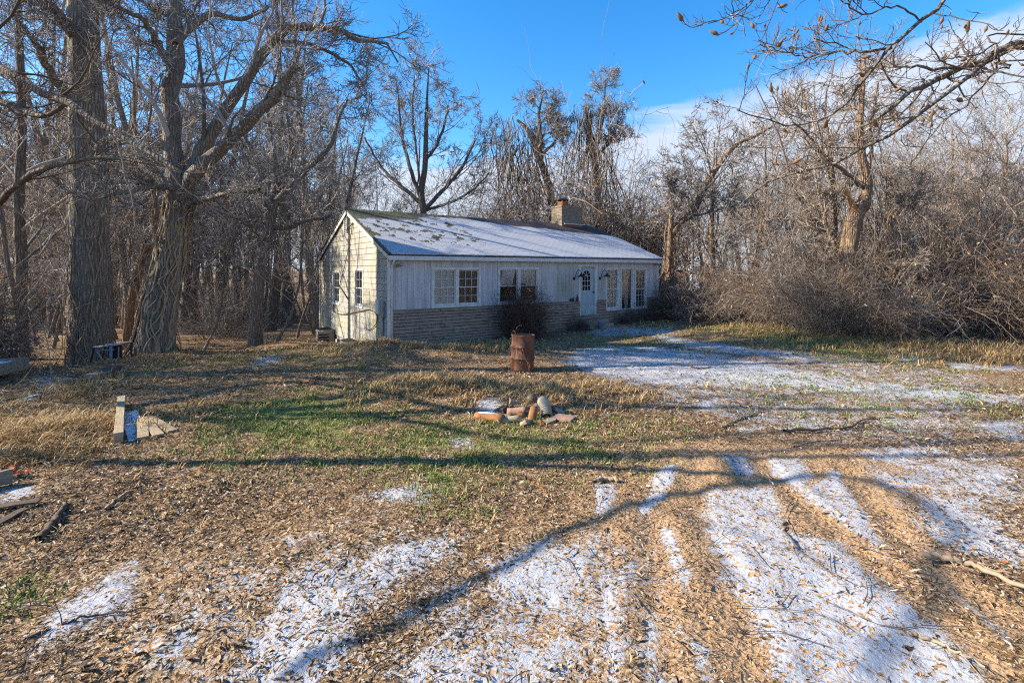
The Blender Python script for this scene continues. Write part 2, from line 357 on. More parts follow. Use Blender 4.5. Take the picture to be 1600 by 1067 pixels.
def twig_mat(name, c1, c2):
    m, nt, b = new_mat(name); n = N(nt, 'ShaderNodeAttribute', attribute_name='tint').outputs['Fac']
    L(nt, ramp(nt, n, [(.0, tuple(x * .55 for x in c2)), (.5, c2), (1, c1)]), b.inputs['Base Color']); b.inputs['Roughness'].default_value = .9; b.inputs['Specular IOR Level'].default_value = .15
    return m
M['twig'] = twig_mat('grey_twig', (.60, .555, .50), (.22, .195, .175))
M['twig_tan'] = twig_mat('tan_twig', (.54, .45, .36), (.22, .17, .135))
M['bramble'] = twig_mat('bramble_stem', (.52, .38, .26), (.16, .11, .075)); M['grey_bramble'] = twig_mat('grey_brush_stem', (.50, .44, .38), (.18, .15, .13))
M['bush_twig'] = twig_mat('shrub_stem', (.24, .14, .105), (.085, .052, .042)); M['vine'] = twig_mat('vine_stem', (.30, .235, .18), (.11, .085, .065))

def glass():
    m, nt, b = new_mat('window_glass'); nt.nodes.remove(b)
    t = N(nt, 'ShaderNodeBsdfTransparent'); t.inputs[0].default_value = (.93, .95, .95, 1); g = N(nt, 'ShaderNodeBsdfGlossy'); g.inputs['Roughness'].default_value = .06
    fr = N(nt, 'ShaderNodeFresnel'); fr.inputs[0].default_value = 1.5; mx = N(nt, 'ShaderNodeMixShader')
    L(nt, mathn(nt, 'MULTIPLY', fr.outputs[0], .6), mx.inputs[0]); L(nt, t.outputs[0], mx.inputs[1]); L(nt, g.outputs[0], mx.inputs[2])
    L(nt, mx.outputs[0], nt.nodes['Material Output'].inputs[0]); return m
M['glass'] = glass()
def siding_mat():
    m, nt, b = new_mat('stained_shingle_siding'); tc = N(nt, 'ShaderNodeTexCoord'); o = tc.outputs['Object']
    fine = noise(nt, mapping(nt, o, (1, 3, 1)), 7, 6, .7); streak = noise(nt, mapping(nt, o, (1, 2.2, .35)), 1.6, 6, .7, .5); alg = noise(nt, o, 1.1, 5, .6)
    c = mixc(nt, fine, (.27, .265, .24), (.43, .42, .385))
    c = mixc(nt, mathn(nt, 'MULTIPLY', sstep(nt, alg, .40, .68), .6), c, (.36, .31, .14))
    c = mixc(nt, mathn(nt, 'MULTIPLY', sstep(nt, streak, .48, .68), .62), c, (.14, .13, .09))
    L(nt, c, b.inputs['Base Color']); b.inputs['Roughness'].default_value = .85; set_bump(nt, b, fine, .3, .01)
    return m
M['siding'] = siding_mat()
def board_mat():   # front boards: white paint with grey weather streaks and one green algae patch beside the door
    m, nt, b = new_mat('weathered_white_boards'); tc = N(nt, 'ShaderNodeTexCoord'); o = tc.outputs['Object']
    st = noise(nt, mapping(nt, o, (7, 7, .45)), 1.4, 6, .7); big = noise(nt, o, .6, 3)
    c = mixc(nt, sstep(nt, st, .3, .7), (.38, .38, .39), (.54, .54, .55))
    g = mathn(nt, 'MULTIPLY', sstep(nt, noise(nt, mapping(nt, o, (3, 3, .5)), .9, 5, .65), .47, .68), .5)
    c = mixc(nt, g, c, (.24, .24, .22))
    at = N(nt, 'ShaderNodeAttribute', attribute_name='alg')
    c = mixc(nt, mathn(nt, 'MULTIPLY', at.outputs['Fac'], sstep(nt, st, .25, .6)), c, (.17, .19, .11))
    L(nt, c, b.inputs['Base Color']); b.inputs['Roughness'].default_value = .65; set_bump(nt, b, st, .15, .006)
    return m
M['boards'] = board_mat()
def roof_mat():
    m, nt, b = new_mat('snowy_shingle_roof'); tc = N(nt, 'ShaderNodeTexCoord'); o = tc.outputs['Object']
    sn = N(nt, 'ShaderNodeAttribute', attribute_name='snow'); mo = N(nt, 'ShaderNodeAttribute', attribute_name='moss')
    br = N(nt, 'ShaderNodeTexBrick'); br.inputs['Scale'].default_value = 1; br.inputs['Brick Width'].default_value = .3; br.inputs['Row Height'].default_value = .14; br.inputs['Mortar Size'].default_value = .012
    br.inputs['Color1'].default_value = (.085, .052, .045, 1); br.inputs['Color2'].default_value = (.05, .032, .03, 1); br.inputs['Mortar'].default_value = (.02, .015, .015, 1); L(nt, o, br.inputs[0])
    n1 = noise(nt, o, 5, 6, .7); n2 = noise(nt, o, 22, 4, .6)
    c = mixc(nt, sstep(nt, mathn(nt, 'ADD', mo.outputs['Fac'], mathn(nt, 'MULTIPLY', mathn(nt, 'SUBTRACT', n1, .5), 1.8)), .42, .6), br.outputs[0], mixc(nt, n2, (.012, .014, .006), (.12, .115, .04)))
    sf = sstep(nt, mathn(nt, 'ADD', sn.outputs['Fac'], mathn(nt, 'MULTIPLY', mathn(nt, 'SUBTRACT', noise(nt, mapping(nt, o, (.7, 7, 7)), 2.6, 6, .7), .5), 1.25)), .34, .56)
    L(nt, mixc(nt, mathn(nt, 'MULTIPLY', sf, mathn(nt, 'SUBTRACT', 1.0, mathn(nt, 'MULTIPLY', br.outputs['Fac'], .45))), c, mixc(nt, n2, (.34, .35, .375), (.46, .47, .495))), b.inputs['Base Color']); b.inputs['Roughness'].default_value = .8
    set_bump(nt, b, mathn(nt, 'ADD', mathn(nt, 'MULTIPLY', n1, .4), sf), .5, .03)
    return m
M['roof'] = roof_mat()
def rust_mat():
    m, nt, b = new_mat('rusty_steel'); tc = N(nt, 'ShaderNodeTexCoord'); o = tc.outputs['Object']
    n1 = noise(nt, o, 4, 6, .7); n2 = noise(nt, mapping(nt, o, (1, 1, .3)), 14, 5, .7)
    c = mixc(nt, sstep(nt, n1, .35, .65), (.07, .028, .017), (.20, .072, .034)); c = mixc(nt, mathn(nt, 'MULTIPLY', sstep(nt, n2, .55, .75), .6), c, (.40, .24, .15))
    L(nt, c, b.inputs['Base Color']); b.inputs['Roughness'].default_value = .75; b.inputs['Metallic'].default_value = .1; set_bump(nt, b, n2, .3, .006); return m
M['rust'] = rust_mat()
def ground_mat():
    m, nt, b = new_mat('leafy_ground'); tc = N(nt, 'ShaderNodeTexCoord'); o = tc.outputs['Object']
    A = {k: N(nt, 'ShaderNodeAttribute', attribute_name=k).outputs['Fac'] for k in ('snow', 'dirt', 'grass', 'wood')}
    wob = N(nt, 'ShaderNodeTexNoise'); wob.inputs['Scale'].default_value = 14; wob.inputs['Detail'].default_value = 3; L(nt, o, wob.inputs[0])
    va = N(nt, 'ShaderNodeVectorMath', operation='MULTIPLY_ADD'); L(nt, wob.outputs['Color'], va.inputs[0]); va.inputs[1].default_value = (.09, .09, .05); L(nt, o, va.inputs[2])
    def vor(scale, st):
        v = N(nt, 'ShaderNodeTexVoronoi'); v.inputs['Scale'].default_value = scale; L(nt, mapping(nt, va.outputs[0], st), v.inputs[0]); return v
    v1, v2 = vor(19, (1, 1.9, 1)), vor(33, (1.8, 1, 1))
    s1 = N(nt, 'ShaderNodeSeparateColor'); L(nt, v1.outputs['Color'], s1.inputs[0]); s2 = N(nt, 'ShaderNodeSeparateColor'); L(nt, v2.outputs['Color'], s2.inputs[0])
    lv = [(0, (.035, .022, .014)), (.3, (.10, .058, .030)), (.55, (.23, .14, .068)), (.8, (.36, .24, .13)), (1, (.50, .39, .27))]
    leaf = mixc(nt, mathn(nt, 'GREATER_THAN', s1.outputs[1], .5), ramp(nt, s1.outputs[0], lv), ramp(nt, s2.outputs[0], lv))
    big = noise(nt, o, .5, 5, .6); mid = noise(nt, o, 3.2, 6, .7); fine = noise(nt, o, 26, 5, .7); fine2 = noise(nt, o, 70, 3, .7)
    leaf = mixc(nt, mathn(nt, 'MULTIPLY', sstep(nt, big, .4, .7), .35), leaf, (.36, .22, .10))
    soil = mixc(nt, fine, (.29, .165, .085), (.52, .345, .19)); soil = mixc(nt, mathn(nt, 'MULTIPLY', sstep(nt, mid, .55, .75), .5), soil, (.36, .17, .075))
    br = lambda a, k1, k2, lo, hi: sstep(nt, mathn(nt, 'ADD', mathn(nt, 'ADD', a, mathn(nt, 'MULTIPLY', mathn(nt, 'SUBTRACT', mid, .5), k1)), mathn(nt, 'MULTIPLY', mathn(nt, 'SUBTRACT', fine, .5), k2)), lo, hi)
    c = mixc(nt, br(A['dirt'], 1.1, 1.2, .40, .58), leaf, soil)
    gr = mixc(nt, fine2, (.06, .09, .02), (.26, .30, .08))
    c = mixc(nt, mathn(nt, 'MULTIPLY', br(A['grass'], .9, 1.4, .5, .75), .8), c, gr)
    c = mixc(nt, mathn(nt, 'MULTIPLY', A['wood'], .8), c, mixc(nt, fine, (.16, .09, .045), (.44, .30, .17)))
    sf = mathn(nt, 'MULTIPLY', br(A['snow'], 1.5, 2.0, .5, .64), mathn(nt, 'GREATER_THAN', s2.outputs[2], .13)); sf = mathn(nt, 'MULTIPLY', sf, mathn(nt, 'GREATER_THAN', s1.outputs[2], .07))
    c = mixc(nt, sf, c, mixc(nt, fine2, (.33, .34, .365), (.47, .48, .50)))
    L(nt, c, b.inputs['Base Color']); b.inputs['Roughness'].default_value = .92; b.inputs['Specular IOR Level'].default_value = .15
    h = mathn(nt, 'ADD', mathn(nt, 'MULTIPLY', v1.outputs['Distance'], mathn(nt, 'SUBTRACT', 1.0, mathn(nt, 'MULTIPLY', sf, .8))), mathn(nt, 'MULTIPLY', fine, .6))
    set_bump(nt, b, h, .8, .035)
    return m
M['ground'] = ground_mat()
def attr_mat(name, stops, rough=.85, trans=0):
    m, nt, b = new_mat(name); at = N(nt, 'ShaderNodeAttribute', attribute_name='tint')
    L(nt, ramp(nt, at.outputs['Fac'], stops), b.inputs['Base Color']); b.inputs['Roughness'].default_value = rough; b.inputs['Specular IOR Level'].default_value = .25
    return m
M['leaf'] = attr_mat('dry_leaf', [(0, (.04, .026, .017)), (.25, (.11, .066, .038)), (.55, (.27, .165, .088)), (.78, (.45, .32, .19)), (.93, (.62, .54, .42)), (1, (.45, .13, .03))])
M['grass'] = attr_mat('green_grass', [(0, (.05, .085, .015)), (.5, (.17, .23, .045)), (.8, (.34, .34, .09)), (1, (.4, .32, .14))])
M['dry_grass'] = attr_mat('dry_grass', [(0, (.20, .11, .045)), (.5, (.42, .27, .11)), (1, (.66, .50, .27))])

# ------------------------------------------------------------------ ground sheet
def axis(segs):
    out = []
    for a, b, st in segs: out += list(np.arange(a, b, st))
    return np.array(out + [segs[-1][1]])
def build_ground():
    xs = axis([(-900, -200, 100), (-200, -60, 14), (-60, -26, 1.6), (-26, -12, .28), (-12, -5, .085), (-5, 7, .045), (7, 12, .085), (12, 26, .28), (26, 60, 1.6), (60, 200, 14), (200, 900, 100)])
    ys = axis([(-900, -100, 100), (-100, -10, 9), (-10, 1.5, .9), (1.5, 8, .04), (8, 14, .07), (14, 24, .13), (24, 50, .6), (50, 120, 4), (120, 300, 15), (300, 1500, 150)])
    X, Y = np.meshgrid(xs, ys, indexing='ij'); x, y = X.ravel(), Y.ravel()
    sn, di, gr = mask(x, y, SNOWW), mask(x, y, DIRTW), mask(x, y, GRASSW)
    z = ground_h(x, y) + 0.008 * sn
    wood = S01((y - 19) / 8) * (1 - S01((x + 3) / 6)) + S01((y - 26) / 8)
    nx, ny = len(xs), len(ys); i, j = np.meshgrid(np.arange(nx - 1), np.arange(ny - 1), indexing='ij')
    Fq = np.stack([i * ny + j, (i + 1) * ny + j, (i + 1) * ny + j + 1, i * ny + j + 1], -1).reshape(-1, 4)
    me = mesh_from('ground', np.stack([x, y, z], -1), Fq, M['ground'], True, {'snow': sn, 'dirt': di, 'grass': gr, 'wood': np.clip(wood, 0, 1)})
    tag(link('ground', me), kind='structure')
build_ground()

# ------------------------------------------------------------------ house (local x = along the front, y = towards the back, z = up from datum 0)
HL, HD, EAVE, RIDGE, FLOOR, STONE = 12.95, 9.0, 3.02, 4.80, .60, 1.21
RV = 4.45
house = empty('house', (HO[0], HO[1], 0), math.atan2(HU[1], HU[0]))
tag(house, 'abandoned single storey white house with snow on its roof and a stone faced base', 'house')
def uf(px):
    t = (px - 800) / F; return (t * HO[1] - HO[0]) / (HU[0] - HU[1] * t)
def zf(px, py): return CAMZ + (HY - py) / F * (HO[1] + HU[1] * uf(px))
def vg(px):
    t = (px - 800) / F; return (t * HO[1] - HO[0]) / (HV[0] - HV[1] * t)
def zg(px, py): return CAMZ + (HY - py) / F * (HO[1] + HV[1] * vg(px))
def panels(x0, x1, z0, z1, holes):
    xs = sorted({x0, x1, *[min(max(h[i], x0), x1) for h in holes for i in (0, 1)]}); out = []
    for a, b in zip(xs[:-1], xs[1:]):
        if b - a < 1e-4: continue
        cuts = sorted([(h[2], h[3]) for h in holes if h[0] < (a + b) / 2 < h[1]]); z = z0
        for c, d in cuts:
            if c > z + 1e-4: out.append((a, b, z, min(c, z1)))
            z = max(z, d)
        if z < z1 - 1e-4: out.append((a, b, z, z1))
    return out
# openings: photo columns and rows of each window on the front
W1 = (uf(676), uf(750), zf(713, 479), zf(713, 419)); W2 = (uf(779), uf(841), 1.22, zf(810, 418.5))
DR = (uf(905), uf(931), FLOOR, 2.66)
W3 = (uf(946.5), uf(967), zf(957, 484), zf(957, 419)); W4 = (uf(969.5), uf(989.5), zf(980, 486), zf(980, 418.5)); W5 = (uf(992), uf(1010), zf(1000, 483), zf(1000, 419.5))
HOLES = [W1, W2, DR, W3, W4, W5]
core = MB()
for a, b, c, d in panels(0, HL, -.1, EAVE, HOLES): core.b2(a, b, .03, .15, c, d)
core.build('front_wall', M['groove'], house)
fb = MB(); st = MB(); mo = MB()
for a, b, c, d in panels(.06, HL - .06, STONE, EAVE - .02, HOLES):
    k0 = math.floor(a / .203); x = a
    for k in range(k0, int(b / .203) + 2):
        p, q = max(a, k * .203 + .004), min(b, (k + 1) * .203 - .004)
        if q - p > .008:
            um = (p + q) / 2
            al = lambda z: float(math.exp(-((um - uf(885)) / .55) ** 2) * .9 * (1 if um < uf(906) else 0) + math.exp(-((um - uf(940)) / .3) ** 2) * .5)
            zz = np.linspace(c, d, 7)
            for z0, z1 in zip(zz[:-1], zz[1:]): pass
            V = []; A_ = []
            for zq in zz:
                V += [(p, .0, zq), (q, .0, zq), (q, .03, zq), (p, .03, zq)]; A_ += [al(zq) * math.exp(-((zq - 1.75) / .65) ** 2)] * 4
            Fq = [[i * 4 + j, i * 4 + (j + 1) % 4, i * 4 + 4 + (j + 1) % 4, i * 4 + 4 + j] for i in range(6) for j in range(4)]
            fb.add(V, np.array(Fq), np.array(A_))
fb.build('board_siding', M['boards'], house, attr='alg')
LHOLES = [DR, (W3[0] - .04, W5[1] + .04, W3[2] - .02, 9)]
for a, b, c, d in panels(.1, HL - .06, -.25, STONE - .02, LHOLES):
    mo.b2(a, b, -.02, .03, c, d)
    z = -.25; r_ = random.Random(3)
    while z < STONE - .03:
        hgt = r_.uniform(.075, .12); x = -.6 + r_.uniform(0, .5)
        while x < HL:
            ln = r_.uniform(.45, 1.5); p, q = max(a, x + .006), min(b, x + ln - .006); e, f = max(c, z + .008), min(d, z + hgt - .008)
            pr = r_.uniform(.045, .085)
            if q - p > .03 and f - e > .012: st.b2(p, q, -pr, -.015, e, f)
            x += ln
        z += hgt
mo.build('mortar_bed', M['mortar'], house); st.build('stone_facing', M['stone'], house, bevel=.008)
led = MB()
for a, b in ((.06, DR[0] - .07), (DR[1] + .07, W3[0] - .04)): led.b2(a, b, -.10, .0, STONE - .02, STONE + .005)
led.build('stone_ledge', M['grey_wood'], house, bevel=.004)
# gable wall
g = MB(); hole = []
GW1 = (vg(567.5), vg(554.5), zg(561, 480), zg(561, 420.5)); GW2 = (vg(531.5), vg(520.5), zg(526, 475), zg(526, 424))
def roofz(v): return RIDGE - (RIDGE - EAVE) * abs(v - RV) / (RV if v < RV else HD - RV)
zc = -.25; gm = MB()
FND = lambda v: .12 - .75 * S01((v - 1) / 8)
r_ = random.Random(5); course = 0
while zc < RIDGE:
    zt = zc + .205; pos = -(course % 2) * .3 - r_.uniform(0, .1)
    while pos < HD:
        p, q = max(0.03, pos + .0015), min(HD - .03, pos + .6 - .0015); pos += .6
        if q - p < .02: continue
        for a, b, c, d in panels(p, q, zc, zt, [(h[0] - .0, h[1] + .0, h[2], h[3]) for h in (GW1, GW2)]):
            tl, trr = min(d, roofz(a) - .05), min(d, roofz(b) - .05)
            if max(tl, trr) <= c + .01 or FND((a + b) / 2) > d: continue
            tl, trr = max(tl, c + .004), max(trr, c + .004); wv = r_.uniform(-.003, .003); o_ = -.015
            V = [(o_, a, c + .014 + wv), (o_, b, c + .014 - wv), (-.006, b, trr), (-.006, a, tl), (.02, a, c), (.02, b, c), (.02, b, trr), (.02, a, tl)]
            gm.add(V, np.array([[0, 3, 2, 1], [0, 1, 5, 4], [1, 2, 6, 5], [3, 0, 4, 7], [2, 3, 7, 6]]))
    zc = zt; course += 1
gm.build('shingle_siding', M['siding'], house)
gb = MB()
for a, b, c, d in panels(.02, HD - .02, -1.2, EAVE - .06, [GW1, GW2]): gb.b2(.02, .12, a, b, c, d)
gb.add([(.02, .02, EAVE - .06), (.02, HD - .02, EAVE - .06), (.02, RV, RIDGE - .06), (.12, .02, EAVE - .06), (.12, HD - .02, EAVE - .06), (.12, RV, RIDGE - .06)], [np.array([[0, 2, 1], [3, 4, 5]]), np.array([[0, 1, 4, 3], [1, 2, 5, 4], [2, 0, 3, 5]])])
gb.build('gable_wall', M['groove'], house)
fo = MB(); vv = np.linspace(0.0, HD, 13)
V = [(-.012 if k else -.012, v, z) for v in vv for k, z in enumerate((-1.4, float(FND(v))))]
fo.add([(x, y, z) for x in (-.035, .02) for v in [0] for (x_, y, z) in V], np.array([[2 * i, 2 * i + 1, 2 * i + 3, 2 * i + 2] for i in range(12)] + [[26 + 2 * i, 26 + 2 * i + 2, 26 + 2 * i + 3, 26 + 2 * i + 1] for i in range(12)] + [[2 * i + 1, 26 + 2 * i + 1, 26 + 2 * i + 3, 2 * i + 3] for i in range(12)]))
fo.build('foundation', M['concrete'], house)
bw = MB(); bw.b2(.12, HL, HD - .12, HD, -1.2, EAVE); bw.b2(HL - .12, HL, .15, HD - .12, -.5, EAVE - .06)
bw.add([(HL, .02, EAVE - .06), (HL, HD - .02, EAVE - .06), (HL, RV, RIDGE - .06), (HL - .1, .02, EAVE - .06), (HL - .1, HD - .02, EAVE - .06), (HL - .1, RV, RIDGE - .06)], [np.array([[0, 1, 2], [3, 5, 4]]), np.array([[0, 3, 4, 1], [1, 4, 5, 2], [2, 5, 3, 0]])])
bw.build('back_wall', M['boards'], house)
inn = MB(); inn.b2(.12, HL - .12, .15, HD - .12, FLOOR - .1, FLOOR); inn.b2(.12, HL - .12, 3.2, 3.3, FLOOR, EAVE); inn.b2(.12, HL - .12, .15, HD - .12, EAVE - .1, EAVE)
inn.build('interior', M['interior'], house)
# roof: two slopes as grids with snow relief
def roof_slope(front):
    nu, nv = 260, 90; ov, ovx = .22, .12
    us = np.linspace(-ovx, HL + ovx, nu); ts = np.linspace(0, 1, nv)
    U, Tt = np.meshgrid(us, ts, indexing='ij'); u, t = U.ravel(), Tt.ravel()
    if front: v = -ov + t * (RV + ov); z = EAVE + .06 - (RIDGE - EAVE) / RV * ov + t * (RIDGE - EAVE) * (RV + ov) / RV
    else: v = HD + ov - t * (HD - RV + ov); z = EAVE + .06 - (RIDGE - EAVE) / RV * ov + t * (RIDGE - EAVE) * (HD - RV + ov) / (HD - RV)
    # bare brown shingles along the ridge on the right half, moss in the upper left corner and in scattered tufts
    edge = .95 - .16 * S01((u - 4.5) / 3.0) - .13 * S01((u - 8) / 4) + .05 * (fbm(u * 2, t * 8, 5, 3) - .5)
    snow = np.clip((edge - t) * 14 + .5, 0, 1)
    corner = (1 - S01((u - .2 - 1.6 * t) / 2.6)) * S01((t - .60) / .35)
    top = np.exp(-((t - 1) / .07) ** 2) * (1 - S01((u - 4) / 4)); side = np.exp(-((u + ovx) / .10) ** 2)
    tuft = np.where(fbm(u * 4.5, t * 20, 40, 4) > .60, 1., 0) * (1 - S01((u - 3.0) / 2.2)) * S01((t - .08) / .2)
    moss = np.clip(np.maximum.reduce([corner * 1.0, top, side, tuft * .9]), 0, 1)
    snow = snow * (1 - np.clip(moss * 1.15, 0, 1)) * (.93 if front else .3)
    z = z + .018 * snow + .03 * moss * fbm(u * 12, t * 50, 8, 2)
    i, j = np.meshgrid(np.arange(nu - 1), np.arange(nv - 1), indexing='ij'); Fq = np.stack([i * nv + j, (i + 1) * nv + j, (i + 1) * nv + j + 1, i * nv + j + 1], -1).reshape(-1, 4)
    if not front: Fq = Fq[:, ::-1]
    n = nu * nv
    rim = [i_ * nv for i_ in range(nu)] + [(nu - 1) * nv + j_ for j_ in range(1, nv)] + [i_ * nv + nv - 1 for i_ in range(nu - 2, -1, -1)] + [j_ for j_ in range(nv - 2, 0, -1)]
    Vt = np.stack([u, v, z], -1); Vb = Vt[rim] - np.array([0, 0, .06]); m_ = len(rim)
    Fs = np.array([[rim[k], n + k, n + (k + 1) % m_, rim[(k + 1) % m_]] for k in range(m_)])
    if front: Fs = Fs
    return np.concatenate([Vt, Vb]), Fq, Fs, np.concatenate([snow, np.zeros(m_)]), np.concatenate([moss, np.zeros(m_)])
roofs = [roof_slope(True), roof_slope(False)]
off = len(roofs[0][0])
rme = mesh_from('roof', np.concatenate([roofs[0][0], roofs[1][0]]), [np.concatenate([roofs[0][1], roofs[0][2], roofs[1][1] + off, roofs[1][2] + off])], M['roof'], False, {'snow': np.concatenate([roofs[0][3], roofs[1][3]]), 'moss': np.concatenate([roofs[0][4], roofs[1][4]])})
roof = link('roof', rme, house)
# fascia, rake boards, corner boards
sl = (RIDGE - EAVE) / RV; zE = EAVE + .06 - sl * .22
MB().b2(-.12, HL + .12, -.215, -.19, zE - .20, zE - .065).build('eave_fascia', M['trim'], house, bevel=.004)
MB().b2(-.06, HL + .06, -.188, .0, zE - .155, zE - .13).build('soffit', M['trim'], house)
for s_, vb in ((1, -.2), (-1, HD + .2)):
    k = MB(); zb = EAVE + .06 - sl * .2; zt = RIDGE + .055
    if s_ < 0: zb = EAVE + .06 - (RIDGE - EAVE) / (HD - RV) * .2
    for x in (-.10, -.075): k.add([(x, vb, zb - .20), (x, RV, zt - .20), (x, RV, zt - .062), (x, vb, zb - .062)], np.zeros((0, 4), int))
    k.F = {4: [np.array([[0, 3, 2, 1], [4, 5, 6, 7], [0, 1, 5, 4], [1, 2, 6, 5], [2, 3, 7, 6], [3, 0, 4, 7]])]}
    k.build('rake_board', M['trim'], house)
for x0, x1, y0, y1 in ((-.045, .055, -.035, .028), (HL - .06, HL + .03, -.035, .028), (-.045, .028, HD - .08, HD + .03)):
    MB().b2(x0, x1, y0, y1, -.1 if y0 < 1 else -1.0, EAVE - .08).build('corner_board', M['trim'], house, bevel=.004)
# chimney on the ridge
ch = empty('chimney', (0, 0, 0)); ch.parent = house
CU, CW, CD = 10.55, 1.42, .82
cb = MB(); cm_ = MB(); z = RIDGE - .35; r_ = random.Random(9); ci = 0
cm_.b2(CU + .012, CU + CW - .012, RV - CD / 2 + .012, RV + CD / 2 - .012, RIDGE - .6, RIDGE + .93)
while z < RIDGE + .86:
    for side in range(4):
        Ls = CW if side % 2 == 0 else CD; x = -(ci % 2) * .15
        while x < Ls:
            p, q = max(0, x + .004), min(Ls, x + .30 - .004); x += .30
            if q - p < .02: continue
            dd = r_.uniform(-.006, .006)
            if side == 0: cb.b2(CU + p, CU + q, RV - CD / 2 - dd, RV - CD / 2 + .03, z, z + .062)
            if side == 2: cb.b2(CU + p, CU + q, RV + CD / 2 - .03, RV + CD / 2 + dd, z, z + .062)
            if side == 1: cb.b2(CU + CW - .03, CU + CW + dd, RV - CD / 2 + p, RV - CD / 2 + q, z, z + .062)
            if side == 3: cb.b2(CU - dd, CU + .03, RV - CD / 2 + p, RV - CD / 2 + q, z, z + .062)
    z += .072; ci += 1
cb.build('chimney_bricks', M['brick'], ch); cm_.build('chimney_core', M['mortar'], ch)
MB().b2(CU - .03, CU + CW + .03, RV - CD / 2 - .03, RV + CD / 2 + .03, RIDGE + .87, RIDGE + .955).build('chimney_crown', M['brick'], ch, bevel=.015)
MB().b2(CU + .22, CU + .62, RV - .2, RV + .2, RIDGE + .955, RIDGE + 1.22).build('flue', M['terracotta'], ch, bevel=.02)
MB().b2(CU + .7, CU + 1.08, RV - .18, RV + .18, RIDGE + .955, RIDGE + 1.06).build('flue', M['terracotta'], ch, bevel=.02)
cap = MB().lathe([(.36, 1.27), (.36, 1.285), (.05, 1.40), (.001, 1.405)], (CU + .42, RV, RIDGE), 4, rot=None)
for dx in (-.17, .17):
    for dy in (-.17, .17): cap.b2(CU + .42 + dx - .012, CU + .42 + dx + .012, RV + dy - .012, RV + dy + .012, RIDGE + 1.2, RIDGE + 1.30)
cap.build('flue_cap', M['black_metal'], ch)
MB().b2(CU + .1, CU + CW + .1, RV - CD / 2 - .12, RV - CD / 2 - .012, RIDGE + .0, RIDGE + .04).build('chimney_snow', M['frost'], ch, bevel=.02)

# windows
def sash_lines(m, x0, x1, z0, z1, y, nx, nz, t=.014):
    for k in range(1, nx): m.b2(x0 + (x1 - x0) * k / nx - t / 2, x0 + (x1 - x0) * k / nx + t / 2, y, y + .012, z0, z1)
    for k in range(1, nz): m.b2(x0, x1, y + .013, y + .022, z0 + (z1 - z0) * k / nz - t / 2, z0 + (z1 - z0) * k / nz + t / 2)
def cloth(x0, x1, z0, z1, y, n=40, amp=.025, seed=0, bottom=None, left=None):
    us = np.linspace(0, 1, n); r2 = np.random.default_rng(seed); ph = r2.uniform(0, 6, 4)
    V = []; nz = 10
    for j in range(nz):
        t = j / (nz - 1)
        for u in us:
            zb = z0 if bottom is None else z0 + (z1 - z0) * bottom(u)
            xl = 0 if left is None else left(t)[0]; xr = 1 if left is None else left(t)[1]
            uu = xl + (xr - xl) * u
            V.append((x0 + (x1 - x0) * uu, y + amp * math.sin(u * 26 + ph[0]) + amp * .6 * math.sin(u * 47 + ph[1] + t), zb + (z1 - zb) * t))
    Fq = [[j * n + i, j * n + i + 1, (j + 1) * n + i + 1, (j + 1) * n + i] for j in range(nz - 1) for i in range(n - 1)]
    return MB().add(V, np.array(Fq))
def window(parent, h, cols, grids, curtain=None, sill=True, double=True):
    x0, x1, z0, z1 = h; w = empty('window', (0, 0, 0)); w.parent = parent
    fr = MB(); c = .055
    fr.b2(x0 - .03, x1 + .03, -.03, .10, z1 - c, z1 + .02); fr.b2(x0 - .03, x1 + .03, -.045 if sill else -.03, .10, z0 - .02, z0 + c)
    xs = [x0 + (x1 - x0) * k / cols for k in range(cols + 1)]
    for k, x in enumerate(xs):
        a, b = (x - .03, x + c) if k == 0 else ((x - c, x + .03) if k == cols else (x - .06, x + .06))
        fr.b2(a, b, -.028, .10, z0 + c + .0005, z1 - c - .0005)
    fr.build('frame', M['trim'], w, bevel=.004)
    for k in range(cols):
        a = xs[k] + (c if k == 0 else .06) + .002; b = xs[k + 1] - (c if k == cols - 1 else .06) - .002
        za, zb = z0 + c + .002, z1 - c - .002; zm = (za + zb) / 2; s_ = MB(); e = .032
        gx, gz = grids[k] if isinstance(grids, list) else grids
        for (p, q, yy) in (((za, zm + .014, .045), (zm - .014, zb, .012)) if double else ((za, zb, .03),)):
            s_.b2(a, b, yy, yy + .03, p, p + e * (1.8 if p == za else 1)); s_.b2(a, b, yy, yy + .03, q - e, q); s_.b2(a, a + e, yy + .001, yy + .029, p + e, q - e); s_.b2(b - e, b, yy + .001, yy + .029, p + e, q - e)
            if gx > 1: sash_lines(s_, a + e, b - e, p + e, q - e, yy + .002, gx, gz)
            MB().b2(a + e, b - e, yy + .026, yy + .030, p + e, q - e).build('pane', M['glass'], w)
        s_.build('sash', M['trim'], w)
        if curtain and curtain[k]:
            for cc in curtain[k]:
                kw = dict(cc); m_ = kw.pop('m', 'curtain'); cloth(a + .0, b - .0, za, zb, .084, **kw).build('curtain', M[m_], w, smooth=True)
    return w
window(house, W1, 2, (3, 2), [[dict(seed=1, amp=.005)], [dict(seed=2, amp=.006, m='dark_curtain')]])
window(house, W2, 2, [(1, 1), (1, 1)], [[dict(seed=3, amp=.006, bottom=lambda u: .50 + .04 * math.sin(u * 5), left=lambda t: (.25 - .2 * (1 - t), .98 - .25 * (1 - t)))], [dict(seed=4, amp=.006, bottom=lambda u: .52 + .05 * math.sin(u * 7))]])
window(house, W3, 1, (3, 3), [[dict(seed=5, amp=.006)]])
window(house, W5, 1, (3, 3), [[dict(seed=6, amp=.006, m='dark_curtain', left=lambda t: (.3, .7)), ]])
window(house, W4, 1, (1, 1), [[dict(seed=7, amp=.006, left=lambda t: (.32 - .2 * t + .1 * math.sin(t * 9), .62 + .25 * t + .07 * math.sin(t * 7)))]], double=False)
